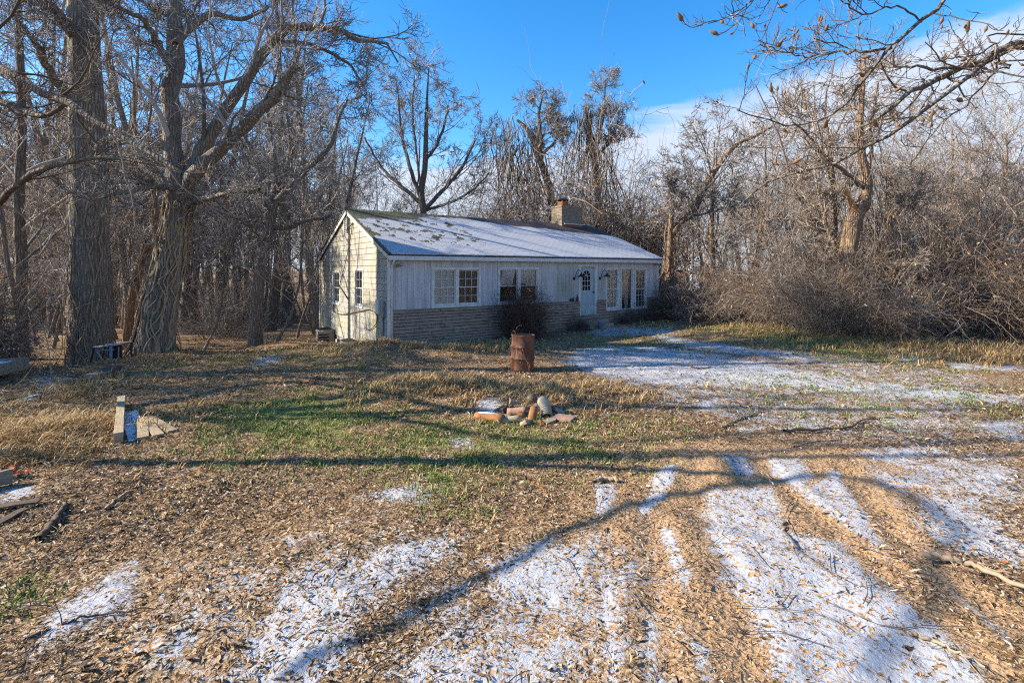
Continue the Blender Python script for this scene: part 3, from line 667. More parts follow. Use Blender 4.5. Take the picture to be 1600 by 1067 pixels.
# gable windows: built facing -y then turned onto the gable
for h, gd in ((GW1, (2, 2)), (GW2, (2, 2))):
    e_ = empty('window', (0, 0, 0)); e_.parent = house; e_.rotation_euler = (0, 0, R(-90)); e_.location = (0, 0, 0)
    hh = (-h[1], -h[0], h[2], h[3])
    w = window(e_, hh, 1, gd, [[dict(seed=8, amp=.006, m='dark_curtain')]])
    for c_ in list(w.children): c_.parent = e_
    bpy.data.objects.remove(w)
# door
dr = empty('door', (0, 0, 0)); dr.parent = house
x0, x1, z0, z1 = DR
k = MB(); k.b2(x0 - .04, x0 + .06, -.035, .10, z0, z1 - .06); k.b2(x1 - .06, x1 + .04, -.035, .10, z0, z1 - .06); k.b2(x0 - .08, x1 + .08, -.05, .10, z1 - .06, z1 + .03)
k.build('door_frame', M['trim'], dr, bevel=.004)
MB().b2(x0 - .04, x1 + .04, -.09, .12, z0 - .06, z0 - .001).build('threshold', M['grey_wood'], dr, bevel=.005)
a, b = x0 + .062, x1 - .062; ym = .055
# leaf with an arched light
cx = (a + b) / 2 - .02; hw = .235; zs0 = z0 + 1.02; zs1 = z0 + 1.62; na = 14
arc = [(cx + hw * math.cos(math.pi * i / na), zs1 + hw * 1.05 * math.sin(math.pi * i / na)) for i in range(na + 1)]
lf = MB()
lf.b2(a, b, ym, ym + .045, z0 + .005, zs0); lf.b2(a, cx - hw, ym, ym + .045, zs0, z1 - .065); lf.b2(cx + hw, b, ym, ym + .045, zs0, z1 - .065)
for (p, q), (p2, q2) in zip(arc[:-1], arc[1:]): lf.add([(pp, y, z) for y in (ym, ym + .045) for pp, z in ((p, q), (p2, q2), (p2, z1 - .065), (p, z1 - .065))], np.array([[0, 3, 2, 1][::-1], [4, 5, 6, 7][::-1], [0, 1, 5, 4]]))
lf.build('door_leaf', M['door'], dr)
rm = MB()
for (zz0, zz1) in ((z0 + .12, z0 + .50), (z0 + .56, z0 + .94)):
    for (p, q) in ((a + .09, (a + b) / 2 - .03), ((a + b) / 2 + .03, b - .09)):
        for e in (0, 1): rm.b2(p, q, ym - .008, ym + .001, (zz0, zz1 - .02)[e], (zz0 + .02, zz1)[e]); rm.b2((p, q - .02)[e], (p + .02, q)[e], ym - .007, ym + .001, zz0 + .02, zz1 - .02)
rm.build('door_moulding', M['door'], dr)
gl = MB(); gl.add([(cx - hw, ym + .02, zs0), (cx + hw, ym + .02, zs0)] + [(p, ym + .02, q) for p, q in arc], [np.array([[0, 1] + list(range(2, 2 + na + 1))])])
gl.build('door_glass', M['glass'], dr)
cm2 = MB(); cm2.tube([(p, ym - .004, q) for p, q in arc], .016, 6)
for dx in (-hw, -hw / 3, hw / 3, hw): cm2.b2(cx + dx - .009, cx + dx + .009, ym - .004, ym + .012, zs0, zs1)
for zz in (zs0, zs0 + .2, zs0 + .4, zs1): cm2.b2(cx - hw, cx + hw, ym - .006, ym + .01, zz - .009, zz + .009)
for an in (45, 90, 135): cm2.tube([(cx, ym, zs1), (cx + hw * math.cos(R(an)), ym, zs1 + hw * math.sin(R(an)))], .009, 6)
cm2.build('door_came', M['trim'], dr)
MB().lathe([(.001, .07), (.028, .065), (.03, .04), (.014, .03), (.014, 0)], (b - .07, ym - .0, z0 + .95), 12, rot=[[1, 0, 0], [0, 0, -1], [0, 1, 0]]).build('handle', M['black_metal'], dr, smooth=True)
# wall lamps (gooseneck barn lights)
def lamp(px):
    u = uf(px); z = zf(px, 427); l = empty('wall_lamp', (0, 0, 0)); l.parent = house
    MB().lathe([(.001, .03), (.055, .028), (.06, 0)], (u - .15, -.0, z - .22), 12, rot=[[1, 0, 0], [0, 0, -1], [0, 1, 0]]).build('mount', M['black_metal'], l)
    arc = [(u - .15, -.02, z - .22), (u - .15, -.10, z - .12), (u - .14, -.15, z + .05), (u - .08, -.2, z + .14), (u, -.24, z + .10), (u + .02, -.25, z - .0)]
    MB().tube(arc, .013, 8).build('arm', M['black_metal'], l, smooth=True)
    MB().lathe([(.02, .02), (.035, -.02), (.06, -.06), (.15, -.13), (.155, -.145), (.145, -.14), (.05, -.07)], (u + .03, -.25, z), 18).build('shade', M['black_metal'], l, smooth=True)
for px in (901, 941): lamp(px)
# fixtures
def corner_lamp(u, z, name='flood_lamp'):
    l = empty(name, (0, 0, 0)); l.parent = house
    MB().box((u, -.03, z), (.1, .05, .1)).build('mount', M['grey_metal'], l, bevel=.01)
    MB().lathe([(.02, 0), (.06, .06), (.065, .13), (.05, .14), (.001, .12)], (u + .05, -.1, z), 12, rot=[[1, 0, 0], [0, .4, -.9], [0, .9, .4]]).build('head', M['grey_metal'], l, smooth=True)
corner_lamp(.28, 2.62); corner_lamp(12.72, 2.72, 'flood_lamp')
sp = MB(); sp.tube([(.12, -.2, zE - .12), (.10, -.14, 2.72), (.08, -.06, 2.62), (.075, -.06, 2.4), (.075, -.06, .1)], .035, 8); sp.build('downspout', M['trim'], house, smooth=True)
MB().b2(-.11, -.02, .30, .56, .95, 1.48).build('meter_box', M['grey_metal'], house, bevel=.01)
MB().b2(-.13, -.02, .66, .9, 1.05, 1.5).build('panel_box', M['trim'], house, bevel=.01)
MB().tube([(-.05, .43, .95), (-.05, .43, .5), (-.05, .48, .05)], .03, 8).build('conduit', M['grey_metal'], house, smooth=True)
gv = MB(); gz = zg(542, 352)
for k in range(9): gv.box((-.035, RV + .2, gz - .3 + k * .075), (.03, .42, .012), [[.8, 0, .6], [0, 1, 0], [-.6, 0, .8]])
for y in (RV - .02, RV + .42): gv.b2(-.06, -.01, y - .02, y + .02, gz - .34, gz + .36)
gv.build('gable_vent', M['trim'], house)
cab = lambda pts: [(-.05, vg(x), zg(x, y)) for x, y in pts]
def smooth_pts(P, n=40):
    P = np.asarray(P, float); m = len(P); out = []
    for s in np.linspace(0, m - 1, n):
        i = min(int(s), m - 2); t = s - i; p0, p1, p2, p3 = P[max(i - 1, 0)], P[i], P[i + 1], P[min(i + 2, m - 1)]
        out.append(.5 * ((2 * p1) + (-p0 + p2) * t + (2 * p0 - 5 * p1 + 4 * p2 - p3) * t * t + (-p0 + 3 * p1 - 3 * p2 + p3) * t ** 3))
    return np.array(out)
MB().tube(smooth_pts(cab([(553, 349), (550, 370), (542, 410), (530, 455), (523, 478), (525, 488), (540, 491), (565, 486), (580, 484), (591, 492), (590, 505), (580, 515), (573, 512)]), 70), .014, 6).build('loose_cable', M['cable'], house, smooth=True)
MB().tube(smooth_pts(cab([(553, 349), (548, 352), (543, 362)]), 12), .02, 6).build('service_mast', M['grey_metal'], house, smooth=True)
MB().tube(cab([(533, 448), (546, 468)]), .02, 6).build('loose_cable', M['cable'], house, smooth=True)
# steps
sm = MB(); ws = 1.35; xc = (x0 + x1) / 2 + .1
for k in range(3): sm.b2(xc - ws / 2, xc + ws / 2, -.12 - .32 * (k + 1), -.12 + (0.02 if k == 0 else -.32 * k), -.1, FLOOR - .16 - .15 * k)
stp = sm.build('front_steps', M['stone'], None, bevel=.015); stp.location = house.location; stp.rotation_euler = house.rotation_euler
tag(stp, 'low stone steps rising to the pale blue front door', 'steps')

def hl(u, v, z=0):   # house-local to world
    p = HO + u * HU + v * HV; return np.array([p[0], p[1], z])

# ------------------------------------------------------------------ trees
def poly_random(p0, d0, length, n, wob, up, droop=0):
    Nn = len(p0); P = np.empty((Nn, n, 3)); P[:, 0] = p0; d = unit(d0).copy(); st = (length / (n - 1))[:, None]
    for i in range(1, n):
        d = d + wob * rng.standard_normal((Nn, 3)); d[:, 2] += up - droop * i / n; d = unit(d); P[:, i] = P[:, i - 1] + d * st
    return P
def grow(P, r, k, t0=.25, t1=1.0, ang=(35, 65), lr=(.35, .6), n=5, wob=.12, up=.05, rr=.6, tip=.3, taper_len=.5, minr=.004, droop=0, minlen=.25):
    Nn, m = P.shape[:2]; q = np.repeat(np.arange(Nn), k)
    t = np.tile((np.arange(k) + .5) / k, Nn) + rng.uniform(-.5, .5, Nn * k) / k; t = t0 + (t1 - t0) * np.clip(t, 0, .999)
    s = t * (m - 1); i = np.minimum(s.astype(int), m - 2); f = (s - i)[:, None]
    p0 = P[q, i] * (1 - f) + P[q, i + 1] * f; rp = r[q, i] * (1 - f[:, 0]) + r[q, i + 1] * f[:, 0]; T = unit(P[q, i + 1] - P[q, i])
    a = np.radians(rng.uniform(ang[0], ang[1], Nn * k)); rv = unit(np.cross(T, rng.standard_normal((Nn * k, 3))))
    d = T * np.cos(a)[:, None] + rv * np.sin(a)[:, None]
    Ln = np.linalg.norm(np.diff(P, axis=1), axis=2).sum(1)[q]
    ln = np.maximum(Ln * rng.uniform(lr[0], lr[1], Nn * k) * (1 - taper_len * t), minlen * rng.uniform(.7, 1.3, Nn * k))
    C = poly_random(p0, d, ln, n, wob, up, droop)
    r0 = np.maximum(rp * rr * rng.uniform(.75, 1.1, Nn * k), minr)
    cr = np.maximum(r0[:, None] * (1 - (1 - tip) * np.linspace(0, 1, n)[None] ** .8), minr * .7)
    return C, cr
def resample(P, n): return smooth_pts(P, n)
def crown_mesh(name, levels, mat_, sides=(7, 5, 4, 3, 3)):
    m = MB()
    for l, (P, r) in enumerate(levels):
        V, Fq = tubes(P, r, sides[min(l, len(sides) - 1)]); m.add(V, Fq, np.repeat(rng.uniform(0, 1, len(P)), len(V) // len(P)))
    return m.mesh(name, mat_, True, 'tint')
def trunk_mesh(name, P, r, mat_, sides=14, flare=.5, rough=.03):
    n = len(P); r = np.asarray(r, float).copy(); s = np.linspace(0, 1, n)
    hgt = P[:, 2] - P[0, 2]; r = r * (1 + flare * np.exp(-hgt / .35))
    th = np.arange(sides) * 2 * math.pi / sides
    root = 1 + np.exp(-hgt / .5)[:, None] * .16 * np.sin(th * 5 + 1)[None] + .05 * np.sin(th * 3 + 2 + s[:, None] * 9) + rough * rng.standard_normal((n, sides))
    V, Fq = tubes(P[None], r[None], sides, 0, root[None])
    return mesh_from(name, V, Fq, mat_, True)
def tree_variant(h, r, kind, tw='twig', bk='bark', seed=0, dens=1.0, mr=.015, far=False):
    """returns trunk mesh, crown mesh of a generic bare tree standing at its own origin"""
    global rng
    rng = np.random.default_rng(seed + 100)
    lean = rng.normal(0, .06, 2)
    if kind == 'tall':
        tp = poly_random(np.zeros((1, 3)), np.array([[lean[0], lean[1], 1.]]), np.array([h]), 14, .035, .03)
        k1, t0, a1, l1 = int(18 * dens), .30, (30, 60), (.2, .40)
    elif kind == 'fork':
        tp = poly_random(np.zeros((1, 3)), np.array([[lean[0] * 2, lean[1] * 2, 1.]]), np.array([h * .72]), 12, .06, .02)
        k1, t0, a1, l1 = int(9 * dens), .22, (18, 48), (.55, .95)
    else:
        tp = poly_random(np.zeros((1, 3)), np.array([[lean[0] * 2, lean[1] * 2, 1.]]), np.array([h]), 12, .07, .02)
        k1, t0, a1, l1 = int(11 * dens), .2, (30, 65), (.25, .5)
    P = tp; tr = (r * (1 - .86 * np.linspace(0, 1, P.shape[1]) ** .9))[None]
    trunk = trunk_mesh('trunk', np.concatenate([[P[0, 0] - [0, 0, .5]], P[0]]), np.concatenate([[tr[0, 0]], tr[0]]), M[bk], 12)
    A = grow(P, tr, k1, t0, .98, a1, l1, 8, .13, .07, .5 if kind == 'fork' else .38, .25, .45, .02)
    B = grow(*A, 5 if kind == 'tall' else 6, .2, 1, (28, 62), (.35, .65), 6, .14, .05, .6, .3, .45, .015)
    C = grow(*B, 5, .15, 1, (28, 62), (.42, .75), 5, .16, .05, .6, .4, .4, mr)
    lv = [A, B, C]
    if not far: lv.append(grow(*C, 3, .1, 1, (25, 65), (.45, .9), 4, .2, .03, .6, .5, .3, mr * .75, minlen=.4))
    return trunk, crown_mesh('crown', lv, M[tw], (7, 5, 3, 3))
def place_tree(name, trunk, crown, x, y, rz, s, label, cat='tree', group=None, sink=0, tilt=None):
    e = empty(name, (x, y, GZ(x, y) - sink), rz); e.scale = (s, s, s)
    if tilt: e.rotation_euler = (tilt[0], tilt[1], rz)
    a = link('trunk', trunk, e); b = link('crown', crown, e)
    tag(e, label, cat, group); return e
TV = {}
for i in range(4): TV['tall', i] = tree_variant(19 + i, .24 + .03 * i, 'tall', ('twig', 'twig', 'twig_tan', 'twig')[i], ('bark', 'bark_dark', 'bark', 'bark_dark')[i], i, .72)
for i in range(4): TV['fork', i] = tree_variant(16 + i, .25 + .02 * i, 'fork', ('twig', 'twig_tan', 'twig', 'twig_tan')[i], ('bark_dark', 'bark', 'bark', 'bark_tan')[i], 20 + i, 1.0)
for i in range(3): TV['sap', i] = tree_variant(7.5 + i, .07 + .01 * i, 'sap', ('twig', 'twig_tan', 'twig_tan')[i], ('bark', 'bark_tan', 'bark')[i], 40 + i, mr=.011)
for i in range(3): TV['ftall', i] = tree_variant(19 + i, .22 + .03 * i, 'tall', 'twig', ('bark', 'bark_dark', 'bark')[i], 60 + i, .7, mr=.03, far=True)
for i in range(3): TV['ffork', i] = tree_variant(16 + i, .23 + .02 * i, 'fork', ('twig', 'twig_tan', 'twig')[i], ('bark_dark', 'bark', 'bark_tan')[i], 70 + i, .85, mr=.03, far=True)

# hero trees -------------------------------------------------------
def hero(name, label, trunk_px, limbs_px, depth, bark='bark', tw='twig', group=None, ks=(9, 6, 5, 4), limb_r=None, minr=None, sides=18, flare=.3, up=.05, base=None, l1=(.3, .55), an=(28, 65), wob=.13, topk=6):
    """trunk_px: [(px, py, width_px)], limbs: list of [(px, py, width_px, depth offset)] - unprojected to real distance and thickness"""
    global rng
    rng = np.random.default_rng(abs(sum(map(ord, label))) % 9999)
    minr = minr or depth / 1250
    T = np.array([PD(x, y, depth + (dd[0] if dd else 0)) for x, y, w, *dd in trunk_px]); wr = np.array([w * .4 / F * depth for x, y, w, *dd in trunk_px])
    b = T[0].copy(); gz = GZ(b[0], b[1]); T[0, 2] = min(T[0, 2], gz) ; org = np.array([b[0], b[1], gz])
    n = 26; Tp = smooth_pts(np.concatenate([[T[0] - [0, 0, .4]], T]) - org, n); Tr = np.maximum(smooth_pts(np.stack([np.concatenate([[wr[0]], wr])] * 3, -1), n)[:, 0], .02)
    e = empty(name, org); tag(e, label, 'tree', group)
    tb = MB(); link('trunk', trunk_mesh('trunk', Tp, Tr, M[bark], sides, flare), e)
    lims = []
    for lm in limbs_px:
        P = np.array([PD(x, y, depth + dd) for x, y, w, dd in lm]) - org; rr = np.array([w * .42 / F * (depth + dd) for x, y, w, dd in lm])
        Pn = smooth_pts(P, 16); Pn[1:-1] += rng.normal(0, .03, (14, 3)); lims.append((Pn, np.maximum(smooth_pts(np.stack([rr] * 3, -1), 16)[:, 0], .012)))
    lb = MB()
    if lims:
        big_ = [l for l in lims if np.linalg.norm(np.diff(l[0], axis=0), axis=1).sum() > 1.6]; LP, LR = np.stack([l[0] for l in big_]), np.stack([l[1] for l in big_])
        for (p, r) in lims:
            V, Fq = tubes(p[None], r[None], 10, .03); link('limb', mesh_from('limb', V, Fq, M[bark], True), e)
        A = grow(LP, LR, ks[0], .12, 1, an, l1, 8, wob, up, .38, .25, .35, .014)
    else:
        A = grow(Tp[None], Tr[None], ks[0], .3, 1, (35, 65), l1, 8, .13, up, .4, .25, .35, .014)
    if lims and topk:
        up_ = grow(Tp[None, n // 2:], Tr[None, n // 2:], topk, .1, .9, (40, 70), (.2, .4), 8, .13, up, .3, .25, .35, .014)
        A = (np.concatenate([A[0], up_[0]]), np.concatenate([A[1], up_[1]]))
    B = grow(*A, ks[1], .15, 1, (28, 62), (.35, .6), 6, .15, up, .6, .3, .4, .010)
    C = grow(*B, ks[2], .15, 1, (28, 62), (.42, .75), 5, .16, up, .6, .4, .4, minr)
    D = grow(*C, ks[3], .1, 1, (25, 65), (.45, .8), 4, .2, .03, .6, .4, .3, minr * .8, minlen=.28)
    link('crown', crown_mesh('crown', [A, B, C, D], M[tw], (7, 5, 3, 3)), e)
    return e, Tp, Tr, org
HT = {}
HT['big'] = hero('tree', 'huge straight furrowed trunk, the thickest tree left of the house', [(141, 548, 72), (140, 500, 68), (140, 400, 60), (139, 300, 58), (136, 150, 52), (130, 0, 48), (126, -160, 40), (130, -330, 26), (126, -480, 12)],
    [[(128, 60, 24, 0), (95, 30, 20, -.8), (50, -20, 15, -1.6), (0, -60, 10, -2.5)], [(138, 20, 22, 0), (170, -40, 18, .6), (215, -120, 12, 1.2), (250, -220, 7, 1.5)], [(118, 170, 18, 0), (80, 110, 14, -.9), (50, 60, 10, -1.8), (20, 30, 5, -2.6)]], 15.6, ks=(7, 6, 5, 4), sides=26)
HT['lean'] = hero('tree', 'leaning vine wrapped forked tree with a black metal frame at its foot', [(240, 545, 62), (250, 480, 56), (262, 420, 50), (276, 350, 48), (284, 300, 50)],
    [[(284, 310, 40, 0), (272, 240, 32, 0), (268, 150, 30, 0), (272, 60, 26, .2), (279, -20, 22, .4), (282, -140, 14, .5), (290, -260, 6, .5)],
     [(290, 300, 30, 0), (304, 262, 24, .1), (324, 217, 22, .2), (361, 164, 20, .2), (398, 102, 18, .1), (423, 65, 17, 0), (454, 40, 17, 0), (497, 44, 14, 0), (540, 53, 11, 0), (565, 66, 8, 0), (596, 62, 6, 0), (622, 98, 3, 0)],
     [(292, 292, 28, 0), (336, 238, 23, -.4), (386, 198, 21, -.8), (417, 161, 19, -1.1), (441, 133, 17, -1.3), (462, 100, 10, -1.5)],
     [(441, 140, 11, -1.3), (455, 150, 9, -1.4), (473, 158, 7, -1.5)],
     [(262, 90, 13, 0), (248, 70, 12, -.4), (231, 43, 11, -.8), (205, 20, 8, -1.2), (160, 0, 5, -1.6)],
     [(274, 70, 16, 0), (300, 40, 14, .4), (335, 22, 11, .8), (380, 30, 8, 1.2), (420, 10, 5, 1.5)],
     [(425, 68, 8, 0), (470, 68, 7, .3), (510, 80, 6, .4), (545, 100, 5, .5), (572, 142, 3, .6)],
     [(286, 296, 14, 0), (250, 290, 11, -.8), (205, 298, 9, -1.6), (160, 308, 6, -2.2)], [(288, 318, 14, 0), (330, 308, 11, -.5), (375, 298, 9, -1), (405, 296, 6, -1.4)]], 15.3, ks=(8, 6, 5, 4), sides=24)
HT['mid'] = hero('tree', 'grey tree spreading into many upright limbs left of the gable wall', [(397, 536, 26), (401, 480, 23), (406, 430, 21), (414, 381, 21), (424, 330, 22)],
    [[(424, 335, 15, 0), (436, 312, 14, 0), (478, 266, 11, .2), (509, 238, 9, .3), (528, 192, 7, .4), (543, 155, 4, .4)], [(424, 330, 14, 0), (440, 290, 12, .4), (450, 262, 10, .6), (454, 223, 8, .8), (444, 160, 5, 1)],
     [(422, 332, 13, 0), (414, 290, 11, -.5), (398, 247, 9, -.8), (379, 205, 6, -1)], [(426, 320, 12, 0), (430, 270, 10, .2), (425, 220, 8, .3), (415, 150, 5, .4)], [(424, 355, 9, 0), (450, 357, 8, .3), (480, 345, 7, .5), (520, 338, 4, .8)], [(410, 395, 8, 0), (398, 360, 6, -.5), (388, 330, 4, -.9)]], 21.4, ks=(5, 5, 4, 3))
HT['left'] = hero('tree', 'dark tapering trunk close to the left edge behind the stacked deck frames', [(34, 532, 22), (32, 470, 19), (33, 400, 18), (30, 320, 17), (34, 200, 15), (30, 60, 12), (26, -100, 8), (26, -240, 4)], [], 18.6, ks=(12, 5, 4, 3), bark='bark_dark')
HT['left2'] = hero('tree', 'pale slanting young trunk beside the dark one at the left edge', [(36, 530, 9), (24, 470, 9), (12, 410, 8), (4, 350, 8), (-10, 250, 6), (-20, 120, 4)], [], 17.5, ks=(9, 4, 4, 3))
HT['between'] = hero('tree', 'crooked forked tree with a thin brown trunk between the two great trunks', [(196, 530, 14), (205, 470, 13), (216, 420, 14), (232, 370, 13)], [[(232, 372, 9, 0), (215, 330, 8, .2), (208, 280, 7, .4), (210, 200, 5, .6), (205, 90, 3, .6)], [(230, 375, 8, 0), (244, 340, 7, 0), (240, 300, 7, -.2), (232, 230, 5, -.3), (236, 120, 3, -.4)]], 21, ks=(7, 5, 4, 3), bark='bark_tan')
HT['broken'] = hero('tree', 'vine choked storm broken trunk with a torn orange stub above the brambles', [(1322, 520, 34), (1320, 450, 30), (1326, 388, 30), (1338, 335, 28), (1349, 318, 24), (1355, 285, 18), (1345, 242, 16), (1343, 205, 13), (1347, 150, 9), (1350, 95, 6)],
    [[(1347, 292, 8, 0), (1315, 265, 7, -.3), (1288, 246, 6, -.6), (1269, 219, 5, -.9), (1240, 192, 3, -1.2)], [(1334, 442, 9, 0), (1355, 436, 8, -.3), (1373, 427, 7, -.6), (1417, 404, 5, -1)], [(1340, 420, 9, 0), (1377, 380, 8, .5), (1392, 350, 9, .6), (1412, 303, 8, .7)],
     [(1338, 345, 7, 0), (1360, 250, 6, .3), (1362, 190, 5, .4), (1372, 130, 3, .5)], [(1318, 420, 7, 0), (1303, 385, 6, .2), (1288, 345, 5, .3), (1292, 320, 3, .4)]], 18.5, ks=(7, 6, 5, 4), bark='bark_tan', tw='twig_tan')
HT['arch'] = hero('tree', 'tan barked tree right of the house with a long limb arching up to the right', [(1043, 482, 17), (1045, 430, 13), (1047, 382, 12), (1049, 330, 8), (1046, 300, 5), (1042, 270, 2)],
    [[(1048, 372, 10, 0), (1061, 350, 11, 0), (1081, 335, 12, 0), (1095, 305, 13, 0), (1115, 271, 11, 0), (1142, 234, 9, 0), (1176, 214, 6, 0), (1212, 194, 3, 0)]], 27.0, ks=(10, 7, 5, 4), bark='bark_tan', tw='twig')
HT['slim'] = hero('tree', 'straight vine furred trunk on the field edge, second from the right end of the house', [(1118, 478, 11), (1114, 420, 10), (1112, 360, 9), (1114, 300, 6), (1116, 220, 3)], [], 27.5, ks=(14, 6, 5, 4), bark='bark_tan')
HT['vine1'] = hero('tree', 'crooked vine draped tree standing left of the chimney behind the roof', [(862, 440, 15), (862, 320, 14), (852, 275, 13), (840, 241, 12), (826, 205, 9), (808, 188, 5)], [[(846, 250, 9, 0), (845, 215, 8, .2), (842, 178, 6, .3), (848, 150, 3, .3)], [(843, 245, 6, 0), (868, 220, 5, .4), (872, 190, 3, .5)]], 36, ks=(12, 7, 5, 3), bark='bark_dark', up=.03, l1=(.3, .7), minr=.022, topk=0)
HT['vine2'] = hero('tree', 'vine draped upright snag standing right of the chimney behind the roof', [(938, 450, 14), (935, 330, 13), (931, 268, 12), (922, 213, 11), (917, 178, 9), (915, 168, 5)], [[(926, 232, 7, 0), (940, 195, 6, .3), (944, 160, 4, .4), (946, 128, 2, .5)], [(928, 250, 6, 0), (955, 220, 5, .4), (965, 190, 3, .6)]], 36, ks=(12, 7, 5, 3), bark='bark_dark', up=.06, l1=(.3, .7), minr=.022, topk=0)
HT['v660'] = hero('tree', 'tall open tree of upright stems behind the left half of the roof', [(664, 450, 15), (662, 340, 13), (658, 300, 12), (664, 260, 11), (666, 200, 8), (668, 140, 4), (670, 105, 2)], [[(660, 330, 8, 0), (690, 300, 7, .4), (722, 262, 6, .6), (742, 220, 3, .8)], [(658, 310, 8, 0), (640, 260, 7, -.4), (628, 210, 5, -.6), (622, 150, 3, -.7)], [(660, 320, 8, 0), (628, 292, 7, .5), (596, 262, 5, 1), (570, 215, 3, 1.3)], [(664, 255, 6, 0), (690, 210, 5, -.5), (700, 165, 3, -.7)], [(662, 330, 6, 0), (700, 318, 5, 1), (735, 300, 4, 1.5), (765, 270, 2, 2)], [(658, 300, 5, 0), (650, 230, 4, 1), (645, 170, 3, 1.3), (648, 120, 2, 1.5)]], 38, ks=(7, 6, 5, 3), bark='bark_dark', l1=(.45, .85), an=(14, 42), wob=.06, up=.06, minr=.022)

# vines hanging on the draped trees, as children of their tree
def hang_vines(key, n, spread, length, thick, zrange, mat_='vine'):
    global rng
    e, Tp, Tr, org = HT[key]; rng = np.random.default_rng(len(key) * 31 + n)
    idx = rng.uniform(zrange[0], zrange[1], n) * (len(Tp) - 1); i = np.minimum(idx.astype(int), len(Tp) - 2); f = (idx - i)[:, None]
    p0 = Tp[i] * (1 - f) + Tp[i + 1] * f; p0 = p0 + rng.normal(0, 1, (n, 3)) * np.array([spread[0], spread[0], .3]) + np.array([spread[1], 0, 0]) * rng.uniform(0, 1, (n, 1))
    ln = np.minimum(length * rng.uniform(.4, 1.2, n), np.maximum(p0[:, 2] - .1, .4))
    P = poly_random(p0, np.array([[0, 0, -1.]]) + rng.normal(0, .25, (n, 3)), ln, 9, .17, -.12)
    r = np.full((n, 9), thick) * rng.uniform(.5, 1.5, (n, 1))
    B = grow(P, r, 4, .1, 1, (30, 70), (.08, .2), 4, .25, -.03, .6, .5, .1, thick * .45)
    m = MB()
    for (q, s, sd) in ((P, r, 4), (*B, 3)):
        V, Fq = tubes(q, s, sd); m.add(V, Fq, np.repeat(rng.uniform(0, 1, len(q)), len(V) // len(q)))
    link('vine', m.mesh('vine', M[mat_], True, 'tint'), e)
hang_vines('vine1', 170, (.7, -2.2), 5.0, .022, (.45, .98)); hang_vines('vine2', 150, (.8, .3), 5.0, .022, (.35, .98)); hang_vines('broken', 95, (.5, .4), 4.0, .009, (.3, .95)); hang_vines('slim', 60, (.25, 0), 4, .015, (.2, .6), 'bramble'); hang_vines('arch', 70, (.3, 0), 4, .015, (.1, .6), 'bramble')
# vines clinging to the leaning trunk
def cling(key, n, thick, zmax):
    global rng
    e, Tp, Tr, org = HT[key]; rng = np.random.default_rng(n); m = MB(); th0 = rng.uniform(0, 6.28, n)
    for k in range(n):
        s = np.linspace(1.2, zmax * (len(Tp) - 1), 22); i = np.minimum(s.astype(int), len(Tp) - 2); f = (s - i)[:, None]
        c = Tp[i] * (1 - f) + Tp[i + 1] * f; rr = Tr[i] * (1 + .45 * np.exp(-(c[:, 2]) / .35)); a = th0[k] + np.cumsum(rng.normal(0, .22, 22))
        P = c + np.stack([np.cos(a) * rr * 1.08, np.sin(a) * rr * 1.08, np.zeros(22)], -1) + rng.normal(0, .015, (22, 3))
        V, Fq = tubes(smooth_pts(P, 50)[None], np.full((1, 50), thick * rng.uniform(.6, 1.5)), 6); m.add(V, Fq)
    link('vine', m.mesh('vine', M['pale_branch'], True), e)
cling('lean', 26, .018, .98); cling('big', 7, .016, .55)
# torn stub of the broken tree
e, Tp, Tr, org = HT['broken']; p0 = PD(1340, 336, 18.4) - org; p1 = PD(1313, 284, 18.2) - org
sb = MB(); r_ = random.Random(2)
for k in range(6):
    o_ = np.array([r_.uniform(-.05, .05), r_.uniform(-.05, .05), 0]); q = p0 + (p1 - p0) * r_.uniform(.6, 1.0)
    sb.tube([p0 + o_, (p0 + q) / 2 + o_ * 1.2 + [.04, 0, 0], q + o_], [.07, .045, .006], 5)
sb.build('torn_stub', M['broken_wood'], e)

# off-frame trees: they throw the limb shadows across the yard and reach into the top of the view
def shade_tree(name, label, base, r0, trunk_pts, limbs, ks=(5, 5, 4, 3), bark='bark_dark', extra=(), tipminr=.008):
    global rng
    rng = np.random.default_rng(len(label) * 13)
    org = np.array([base[0], base[1], GZ(*base)]); e = empty(name, org); tag(e, label, 'tree')
    Tp = smooth_pts(np.concatenate([[[0, 0, -.4], [0, 0, 0]], np.asarray(trunk_pts, float) - org]), 24); Tr = r0 * (1 - .8 * np.linspace(0, 1, 24) ** 1.1)
    link('trunk', trunk_mesh('trunk', Tp, Tr, M[bark], 16), e); LP = []; LR = []
    for pts, ra, rb in limbs:
        P = smooth_pts(np.asarray(pts, float) - org, 14); P[1:-1] += rng.normal(0, .04, (12, 3)); r = np.linspace(ra, rb, 14); LP.append(P); LR.append(r)
        V, Fq = tubes(P[None], r[None], 9, .03); link('limb', mesh_from('limb', V, Fq, M[bark], True), e)
    if ks:
        A = grow(np.stack(LP), np.stack(LR), ks[0], .2, 1, (30, 60), (.15, .3), 7, .17, .03, .4, .25, .35, .010)
        B = grow(*A, ks[1], .2, 1, (28, 60), (.35, .6), 5, .15, .03, .6, .3, .4, .009)
        C = grow(*B, ks[2], .2, 1, (28, 60), (.4, .65), 5, .16, .03, .6, .35, .4, tipminr)
        D = grow(*C, ks[3], .1, 1, (28, 60), (.4, .65), 4, .16, .03, .6, .35, .4, tipminr * .8)
        link('crown', crown_mesh('crown', [A, B, C, D], M['vine'], (6, 4, 3, 3)), e)
    return e, org
ctg = 1 / math.tan(SUN_EL)
def sh(px, py, h):     # a point h metres up whose shadow falls where the photo shows it
    g = flat_at(px, py); return np.array([g[0] + SUN_H[0] * ctg * h, g[1] + SUN_H[1] * ctg * h, h])
